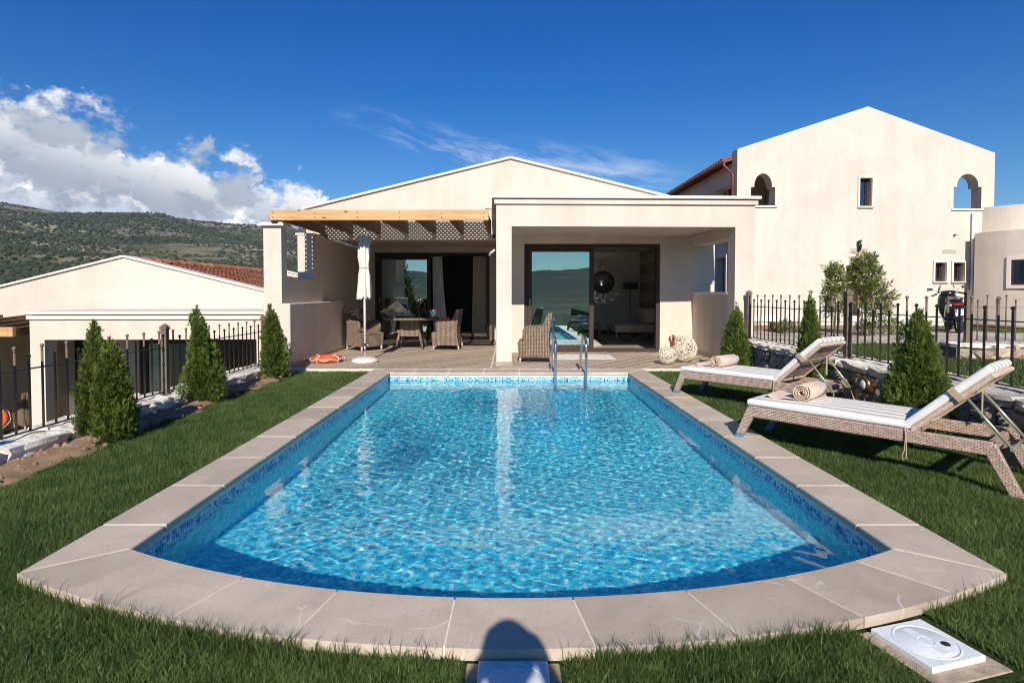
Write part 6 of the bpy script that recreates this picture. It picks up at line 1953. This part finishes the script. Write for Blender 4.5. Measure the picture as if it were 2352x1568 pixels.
# ------------------------------------------------------------------ rooms: furniture seen through the doors
mir = thing('wall_mirror', 'round mirror with woven silver strip frame on the living room wall', 'mirror', at(1385, 648, Y=18.5))
MB().lathe([(0.0, 0.0), (0.36, 0.0), (0.36, 0.012), (0.0, 0.012)], 40, M=Matrix.Rotation(R(90), 4, 'X')).build('mirror_glass', M_MIRROR, mir)
for k in range(14):
    a0 = 2*math.pi*k/14
    for sgn in (-1, 1):
        pts = []
        for i in range(9):
            s_ = i/8; a = a0+sgn*(0.95*s_); r_ = 0.36+0.30*math.sin(math.pi*s_)**0.8
            pts.append((r_*math.cos(a), -0.03-0.012*sgn*math.cos(math.pi*s_*2), r_*math.sin(a)))
        b = MB()
        for i in range(8): b.bar(pts[i], pts[i+1], 0.042, 0.008, up=(0, 1, 0))
        b.build('frame_strip', M_SILVER, mir)
fl_p = at(1447, 752, Y=18.0)
flo = thing('floor_lamp', 'slim floor lamp with wide black box shade in the living room', 'lamp', (fl_p.x, 18.0, 0.0))
MB().lathe([(0.0, 0.0), (0.15, 0.0), (0.15, 0.02), (0.012, 0.03), (0.012, 1.42), (0.0, 1.42)], 16).build('stand', M_STEEL, flo)
MB().box((-0.21, -0.12, 1.40), (0.21, 0.12, 1.60)).build('shade', M_BLACK, flo, bevel=0.004)
b = MB()
for k in range(13): b.lathe([(0.0, 1.31), (0.009, 1.33), (0.0, 1.36), (0.003, 1.40)], 6, c=(-0.18+k*0.03, -0.1, 0))
b.build('crystal_fringe', M_CLEAR, flo)['kind'] = 'stuff'
so_ = thing('daybed', 'beige linen daybed on steel legs in the living room', 'sofa', (3.60, 16.1, 0.0))
V, F = soft_box(-0.75, 0.6, -0.55, 0.9, 0.24, 0.45, 0.05, 4, 0.01, 3); MB().add(V, F, 0, True).build('mattress', M_SOFA, so_)
V, F = soft_box(0.05, 0.55, -0.45, 0.85, 0.46, 0.86, 0.08, 4, 0.02, 4); MB().add(V, F, 0, True).build('back_cushion', M_SOFA, so_)
for (x, y) in ((-0.7, -0.5), (0.5, -0.5), (-0.7, 0.85), (0.5, 0.85)): MB().tube([(x, y, 0), (x, y, 0.24)], 0.02, 8).build('leg', M_STEEL, so_)
ott = thing('coffee_table', 'low dark wooden coffee table in the living room', 'table', (2.02, 15.6, 0.0))
MB().box((-0.35, -0.35, 0.34), (0.40, 0.35, 0.46)).build('top', M_DARKWOOD, ott, bevel=0.006)
for (x, y) in ((-0.31, -0.31), (0.36, -0.31), (-0.31, 0.31), (0.36, 0.31)): MB().box((x-0.035, y-0.035, 0), (x+0.035, y+0.035, 0.339)).build('leg', M_DARKWOOD, ott)
def mat_motif():
    m, t = new_mat('wallpaper_leaf')
    x, y, z = t.sep(geopos(t))[:3]
    fx = t.m('SUBTRACT', t.m('FRACT', t.m('MULTIPLY', y, 3.6)), 0.5); fz = t.m('SUBTRACT', t.m('FRACT', t.m('MULTIPLY', z, 1.75)), 0.5)
    d = t.m('ADD', t.m('POWER', t.m('DIVIDE', fx, 0.26), 2.0), t.m('POWER', t.m('DIVIDE', fz, 0.33), 2.0))
    c = t.mix(t.smooth(d, 0.9, 1.05, 1.0, 0.0), (0.56, 0.49, 0.40), (0.30, 0.23, 0.17))
    return finish(m, t, pbr(t, c, 0.8))
wp = MB().box((4.17, 13.15, 0), (4.195, 18.59, 2.57)).build('wallpaper', mat_motif(), villa)
MB().box((0.06, 18.585, 0.0), (4.19, 18.599, 0.12)).build('skirting', M_DARKWOOD, villa)
def curtain(name, label, x0, x1, x0b, x1b, y, z0, z1, mat, amp=0.035, waves=9, group=None):
    t = thing(name, label, 'curtain', ((x0+x1)/2, y, z0), 0, group)
    n, m_ = waves*10, 10; V = []
    for j in range(m_+1):
        s_ = j/m_; xa = x0+(x0b-x0)*(1-s_)**1.5; xb = x1+(x1b-x1)*(1-s_)**1.5
        for i in range(n+1):
            u = i/n
            V.append((xa+(xb-xa)*u-(x0+x1)/2, amp*(0.7+0.5*(1-s_))*math.sin(2*math.pi*waves*u+0.4*math.sin(s_*5)+u*3), s_*(z1-z0)))
    F = [(j*(n+1)+i, j*(n+1)+i+1, (j+1)*(n+1)+i+1, (j+1)*(n+1)+i) for j in range(m_) for i in range(n)]
    MB().add(V, F, 0, True).build('fabric', mat, t)
    MB().tube([(-(x1-x0)/2-0.05, 0, z1-z0+0.01), ((x1-x0)/2+0.05, 0, z1-z0+0.01)], 0.012, 8).build('rail', M_STEEL, t)
    return t
curtain('curtain', 'white sheer curtain blown aslant in the open terrace door', -2.12, -1.85, -2.10, -1.66, YB+0.42, 0.02, 2.30, M_SHEER, 0.03, 4)
curtain('curtain', 'beige linen curtain gathered at the right of the terrace door', -0.98, -0.60, -1.02, -0.60, YB+0.42, 0.02, 2.30, M_CURTAIN, 0.04, 6)
curtain('curtain', 'sheer white curtain behind the glass leaf of the porch door', 0.50, 1.22, 0.50, 1.22, YG+0.48, 0.02, 2.30, M_SHEER, 0.03, 8)
pillow('printed floor cushion inside the terrace door', (-1.12, YB+0.55, 0.10), 0.42, (R(10), R(14), 0), flat=0.4)
pillow('printed floor cushion at the open porch door', (1.86, YG+0.55, 0.11), 0.48, (R(12), R(-12), R(10)), flat=0.45)
pillow('pale floor cushion behind the porch glass leaf', (1.48, YG+0.62, 0.13), 0.55, (R(15), R(5), R(-20)), flat=0.45)
br = thing('wall_sconce', 'white arm lamp sticking out of the terrace wall beside the porch pillar', 'lamp', (-0.27, 11.4, 2.05))
MB().tube([(0.02, 0, 0.08), (-0.10, 0.0, -0.03)], [0.02, 0.028], 10).build('arm', M_WHITE, br)
# ------------------------------------------------------------------ scooter parked by the tall house
M_SCOOT = simple('scooter_black', (0.014, 0.013, 0.014), 0.22, 0, 0.2, 10)
M_TYRE = simple('tyre_rubber', (0.018, 0.018, 0.018), 0.85, 0, 0.2, 30, 0.4)
M_TAIL = simple('tail_light_red', (0.42, 0.012, 0.018), 0.2)
M_PLATEW = simple('plate_white', (0.75, 0.77, 0.78), 0.4); M_PLATEB = simple('plate_blue', (0.02, 0.10, 0.50), 0.4)
sc = thing('scooter', 'black motor scooter seen from behind, parked on the flagstone path', 'scooter', (11.70, 15.35, GAR_Z+0.028), R(10))
lean_e = R(-6)
def ring_loft(b, secs, n=16, smooth=True):
    """secs: list of (y, z, half_w, half_h, power)"""
    v = []
    for (y, z, hw, hh, pw) in secs:
        for j in range(n):
            a = 2*math.pi*j/n; c_, s_ = math.cos(a), math.sin(a)
            v.append((hw*math.copysign(abs(c_)**pw, c_), y, z+hh*math.copysign(abs(s_)**pw, s_)))
    f = [(i*n+j, i*n+(j+1) % n, (i+1)*n+(j+1) % n, (i+1)*n+j) for i in range(len(secs)-1) for j in range(n)]
    f += [tuple(reversed(range(n))), tuple((len(secs)-1)*n+j for j in range(n))]
    b.add(v, [tuple(reversed(q)) for q in f], 0, smooth)
    return b
def wheel(y, r_=0.255):
    q = Matrix.Translation((0, y, r_)) @ Matrix.Rotation(R(90), 4, 'Y')
    w = MB().lathe([(r_-0.075, -0.06), (r_-0.02, -0.066), (r_, -0.03), (r_, 0.03), (r_-0.02, 0.066), (r_-0.075, 0.06)], 32, M=q, cap=False).build('wheel', M_TYRE, sc)
    MB().lathe([(0.0, -0.03), (0.06, -0.04), (r_-0.10, -0.03), (r_-0.074, -0.05), (r_-0.074, 0.05), (r_-0.10, 0.03), (0.06, 0.04), (0.0, 0.03)], 24, M=q).build('rim', M_STEEL, w)
wheel(-0.55); wheel(0.80)
ring_loft(MB(), [(-0.80, 0.74, 0.05, 0.03, .8), (-0.74, 0.73, 0.12, 0.085, .8), (-0.55, 0.70, 0.17, 0.14, .8), (-0.25, 0.62, 0.20, 0.19, .8), (0.0, 0.45, 0.20, 0.16, .8)]).build('tail_body', M_SCOOT, sc)
ring_loft(MB(), [(-0.70, 0.835, 0.08, 0.03, .8), (-0.60, 0.86, 0.15, 0.06, .8), (-0.30, 0.86, 0.17, 0.065, .8), (-0.10, 0.80, 0.16, 0.06, .8), (0.15, 0.76, 0.12, 0.05, .8)]).build('seat', M_BLACK, sc)
ring_loft(MB(), [(-0.05, 0.26, 0.17, 0.09, .7), (0.25, 0.24, 0.18, 0.07, .7), (0.5, 0.30, 0.17, 0.1, .7)]).build('floorboard', M_SCOOT, sc)
ring_loft(MB(), [(0.42, 0.62, 0.20, 0.36, .8), (0.55, 0.70, 0.235, 0.36, .8), (0.68, 0.72, 0.18, 0.30, .8), (0.80, 0.70, 0.08, 0.16, .8)]).build('front_fairing', M_SCOOT, sc)
ring_loft(MB(), [(0.40, 1.00, 0.10, 0.05, .8), (0.50, 1.02, 0.20, 0.07, .8), (0.60, 1.00, 0.14, 0.06, .8)]).build('dash_cowl', M_SCOOT, sc)
MB().tube([(-0.33, 0.40, 0.98), (-0.20, 0.47, 1.02), (0.20, 0.47, 1.02), (0.33, 0.40, 0.98)], 0.014, 8).build('handlebar', M_STEEL, sc)
for s_ in (-1, 1): MB().tube([(s_*0.23, 0.46, 1.015), (s_*0.36, 0.385, 0.97)], 0.022, 8).build('grip', M_BLACK, sc)
for s_ in (-1, 1):
    MB().tube([(s_*0.17, 0.48, 1.03), (s_*0.25, 0.46, 1.10), (s_*0.33, 0.46, 1.14)], 0.007, 6).build('mirror_stalk', M_STEEL, sc)
    mh = MB().box((s_*0.38-0.065, 0.448, 1.115), (s_*0.38+0.065, 0.475, 1.185)).build('mirror', M_BLACK, sc, bevel=0.012)
    MB().box((s_*0.38-0.058, 0.4465, 1.121), (s_*0.38+0.058, 0.4475, 1.179)).build('mirror_glass', M_MIRROR, mh)
V = []; n = 14
for i in range(n+1):
    a = (i/n-0.5)*2; zt = 1.34-0.13*abs(a)**2.6
    for j in range(5):
        s_ = j/4; V.append((a*(0.20-0.03*s_), 0.62-0.10*s_+0.05*(1-a*a), 1.03+(zt-1.03)*s_))
MB().add(V, [(i*5+j, i*5+j+1, i*5+j+6, i*5+j+5) for i in range(n) for j in range(4)], 0, True).build('windscreen', M_CLEAR, sc)
MB().tube([(-0.12, -0.50, 0.885), (-0.15, -0.72, 0.89), (-0.07, -0.80, 0.89), (0.07, -0.80, 0.89), (0.15, -0.72, 0.89), (0.12, -0.50, 0.885)], 0.014, 8).build('grab_rail', M_STEEL, sc)
MB().box((-0.10, -0.812, 0.705), (0.10, -0.76, 0.765)).build('tail_light', M_TAIL, sc, bevel=0.012)
for s_ in (-1, 1): MB().box((s_*0.15-0.03, -0.77, 0.70), (s_*0.15+0.03, -0.72, 0.745)).build('indicator', M_LENS, sc, bevel=0.01)
V = [(-0.085, -0.76, 0.66), (0.085, -0.76, 0.66), (0.11, -0.87, 0.40), (-0.11, -0.87, 0.40)]
MB().add(V+[(v[0], v[1]+0.012, v[2]) for v in V], [(0, 3, 2, 1), (4, 5, 6, 7), (0, 1, 5, 4), (1, 2, 6, 5), (2, 3, 7, 6), (3, 0, 4, 7)]).build('mudguard', M_SCOOT, sc)
pl = MB().box((-0.11, -0.004, -0.085), (0.11, 0.0, 0.085)).build('number_plate', M_PLATEW, sc, (0.02, -0.865, 0.53), bevel=0.001, rot=(R(-22), 0, 0))
MB().box((-0.108, -0.0055, 0.0), (-0.068, -0.0042, 0.083)).build('country_band', M_PLATEB, pl)
for txt, x, z in (('AA', 0.018, 0.012), ('35', 0.0, -0.072)):
    cu = bpy.data.curves.new('plate_text', 'FONT'); cu.body = txt; cu.size = 0.085; cu.align_x = 'CENTER'; cu.extrude = 0.0006
    to = bpy.data.objects.new('plate_text', cu); COL.objects.link(to)
    tm = bpy.data.meshes.new_from_object(to.evaluated_get(bpy.context.evaluated_depsgraph_get())); bpy.data.objects.remove(to)
    tm.materials.clear(); tm.materials.append(M_BLACK)
    o = link('plate_text', tm, pl)
    o.location = (x, -0.0048, z); o.rotation_euler = (R(90), 0, 0)
MB().tube([(0.17, -0.05, 0.20), (0.20, -0.35, 0.24), (0.21, -0.75, 0.34)], [0.04, 0.062, 0.055], 14).build('exhaust', M_STEEL, sc)
MB().tube([(-0.12, 0.0, 0.22), (-0.24, -0.03, 0.0)], 0.012, 8).build('side_stand', M_BLACK, sc)
for ch in sc.children:
    pass
sc.rotation_euler = (0, lean_e, R(-28))

# ------------------------------------------------------------------ the photographer behind the camera: the head shadow on the coping is theirs
per = thing('person', 'photographer in a dark shirt behind the camera, casting the head shadow', 'person', (0, 0, 0))
me = bpy.data.meshes.new('body')
J = [(0, -0.34, 0.72), (0, -0.35, 0.90), (0, -0.32, 1.08), (0, -0.28, 1.20), (0, -0.245, 1.30), (0, -0.225, 1.375), (0, -0.235, 1.445),      # 0-6 pelvis..crown
     (-0.17, -0.31, 1.13), (-0.27, -0.20, 0.96), (-0.13, -0.10, 1.20), (-0.095, -0.075, 1.255),                                              # 7-10 left arm, hand
     (0.17, -0.31, 1.13), (0.26, -0.20, 1.00), (0.135, -0.11, 1.27), (0.105, -0.085, 1.33),                                                  # 11-14 right arm
     (-0.10, -0.34, 0.66), (-0.13, -0.22, 0.34), (-0.12, -0.36, 0.03), (-0.13, -0.22, -0.02),                                                # 15-18 left leg
     (0.10, -0.34, 0.66), (0.13, -0.22, 0.34), (0.12, -0.36, 0.03), (0.13, -0.22, -0.02)]
E = [(0, 1), (1, 2), (2, 3), (3, 4), (4, 5), (5, 6), (2, 7), (7, 8), (8, 9), (9, 10), (2, 11), (11, 12), (12, 13), (13, 14), (0, 15), (15, 16), (16, 17), (17, 18), (0, 19), (19, 20), (20, 21), (21, 22)]
RAD = [.13, .12, .13, .055, .075, .088, .072, .065, .045, .032, .034, .065, .045, .032, .034, .085, .06, .042, .036, .085, .06, .042, .036]
for hand, sx in ((10, -1), (14, 1)):
    hx_, hy_, hz_ = J[hand]
    for k in range(4):
        a = len(J); J.append((hx_+sx*0.004, hy_+0.006-0.0*k, hz_+0.03-0.019*k)); J.append((hx_-sx*0.022, hy_+0.03-0.004*k, hz_+0.032-0.019*k)); J.append((hx_-sx*0.040, hy_+0.022-0.006*k, hz_+0.030-0.018*k))
        E += [(hand, a), (a, a+1), (a+1, a+2)]; RAD += [.011, .009, .008]
    a = len(J); J.append((hx_-sx*0.004, hy_-0.03, hz_-0.012)); J.append((hx_-sx*0.032, hy_-0.035, hz_-0.004)); E += [(hand, a), (a, a+1)]; RAD += [.012, .010]
me.from_pydata(J, E, [])
body = link('body', me, per)
sk = body.modifiers.new('skin', 'SKIN'); sk.use_smooth_shade = True
sv = me.skin_vertices[0].data
for i, r_ in enumerate(RAD): sv[i].radius = (r_, r_)
sv[0].use_root = True
ss = body.modifiers.new('sub', 'SUBSURF'); ss.levels = 1; ss.render_levels = 1
M_SHIRT = cloth('dark_shirt', (0.04, 0.045, 0.06)); me.materials.append(M_SHIRT)
V, F = [], []
MB().lathe([(0.0, 0.115), (0.05, 0.105), (0.085, 0.07), (0.10, 0.01), (0.098, -0.05), (0.085, -0.07)], 20, cap=False).build('hair', M_BARK, per, (0, -0.245, 1.40))
pc = thing('photo_camera', 'black camera held up by the photographer behind the viewpoint', 'camera', (0, -0.06, 1.245))
MB().box((-0.07, -0.045, 0.0), (0.07, 0.01, 0.095)).build('body', M_BLACK, pc, bevel=0.008)
MB().box((-0.03, -0.045, 0.096), (0.03, 0.005, 0.125)).build('viewfinder', M_BLACK, pc, bevel=0.008)
MB().tube([(0, 0.011, 0.045), (0, 0.045, 0.045)], 0.036, 20).build('lens', M_BLACK, pc)
# ------------------------------------------------------------------ light summer haze over the valley
hz_b = MB().box((-2100, -2100, LOWZ-70.0), (2100, 2100, 210.0)).build('haze', None)
hm = bpy.data.materials.new('haze_air'); hm.use_nodes = True; ht = NT(hm.node_tree); hm.node_tree.nodes.clear()
pv = ht.n('ShaderNodeVolumePrincipled'); pv.inputs['Color'].default_value = (0.60, 0.78, 1.0, 1); pv.inputs['Density'].default_value = 0.00011
ho = ht.n('ShaderNodeOutputMaterial'); hm.node_tree.links.new(pv.outputs[0], ho.inputs['Volume'])
hz_b.data.materials.clear(); hz_b.data.materials.append(hm)
tag(hz_b, 'thin bluish summer haze in front of the far hills', 'haze', kind='stuff')
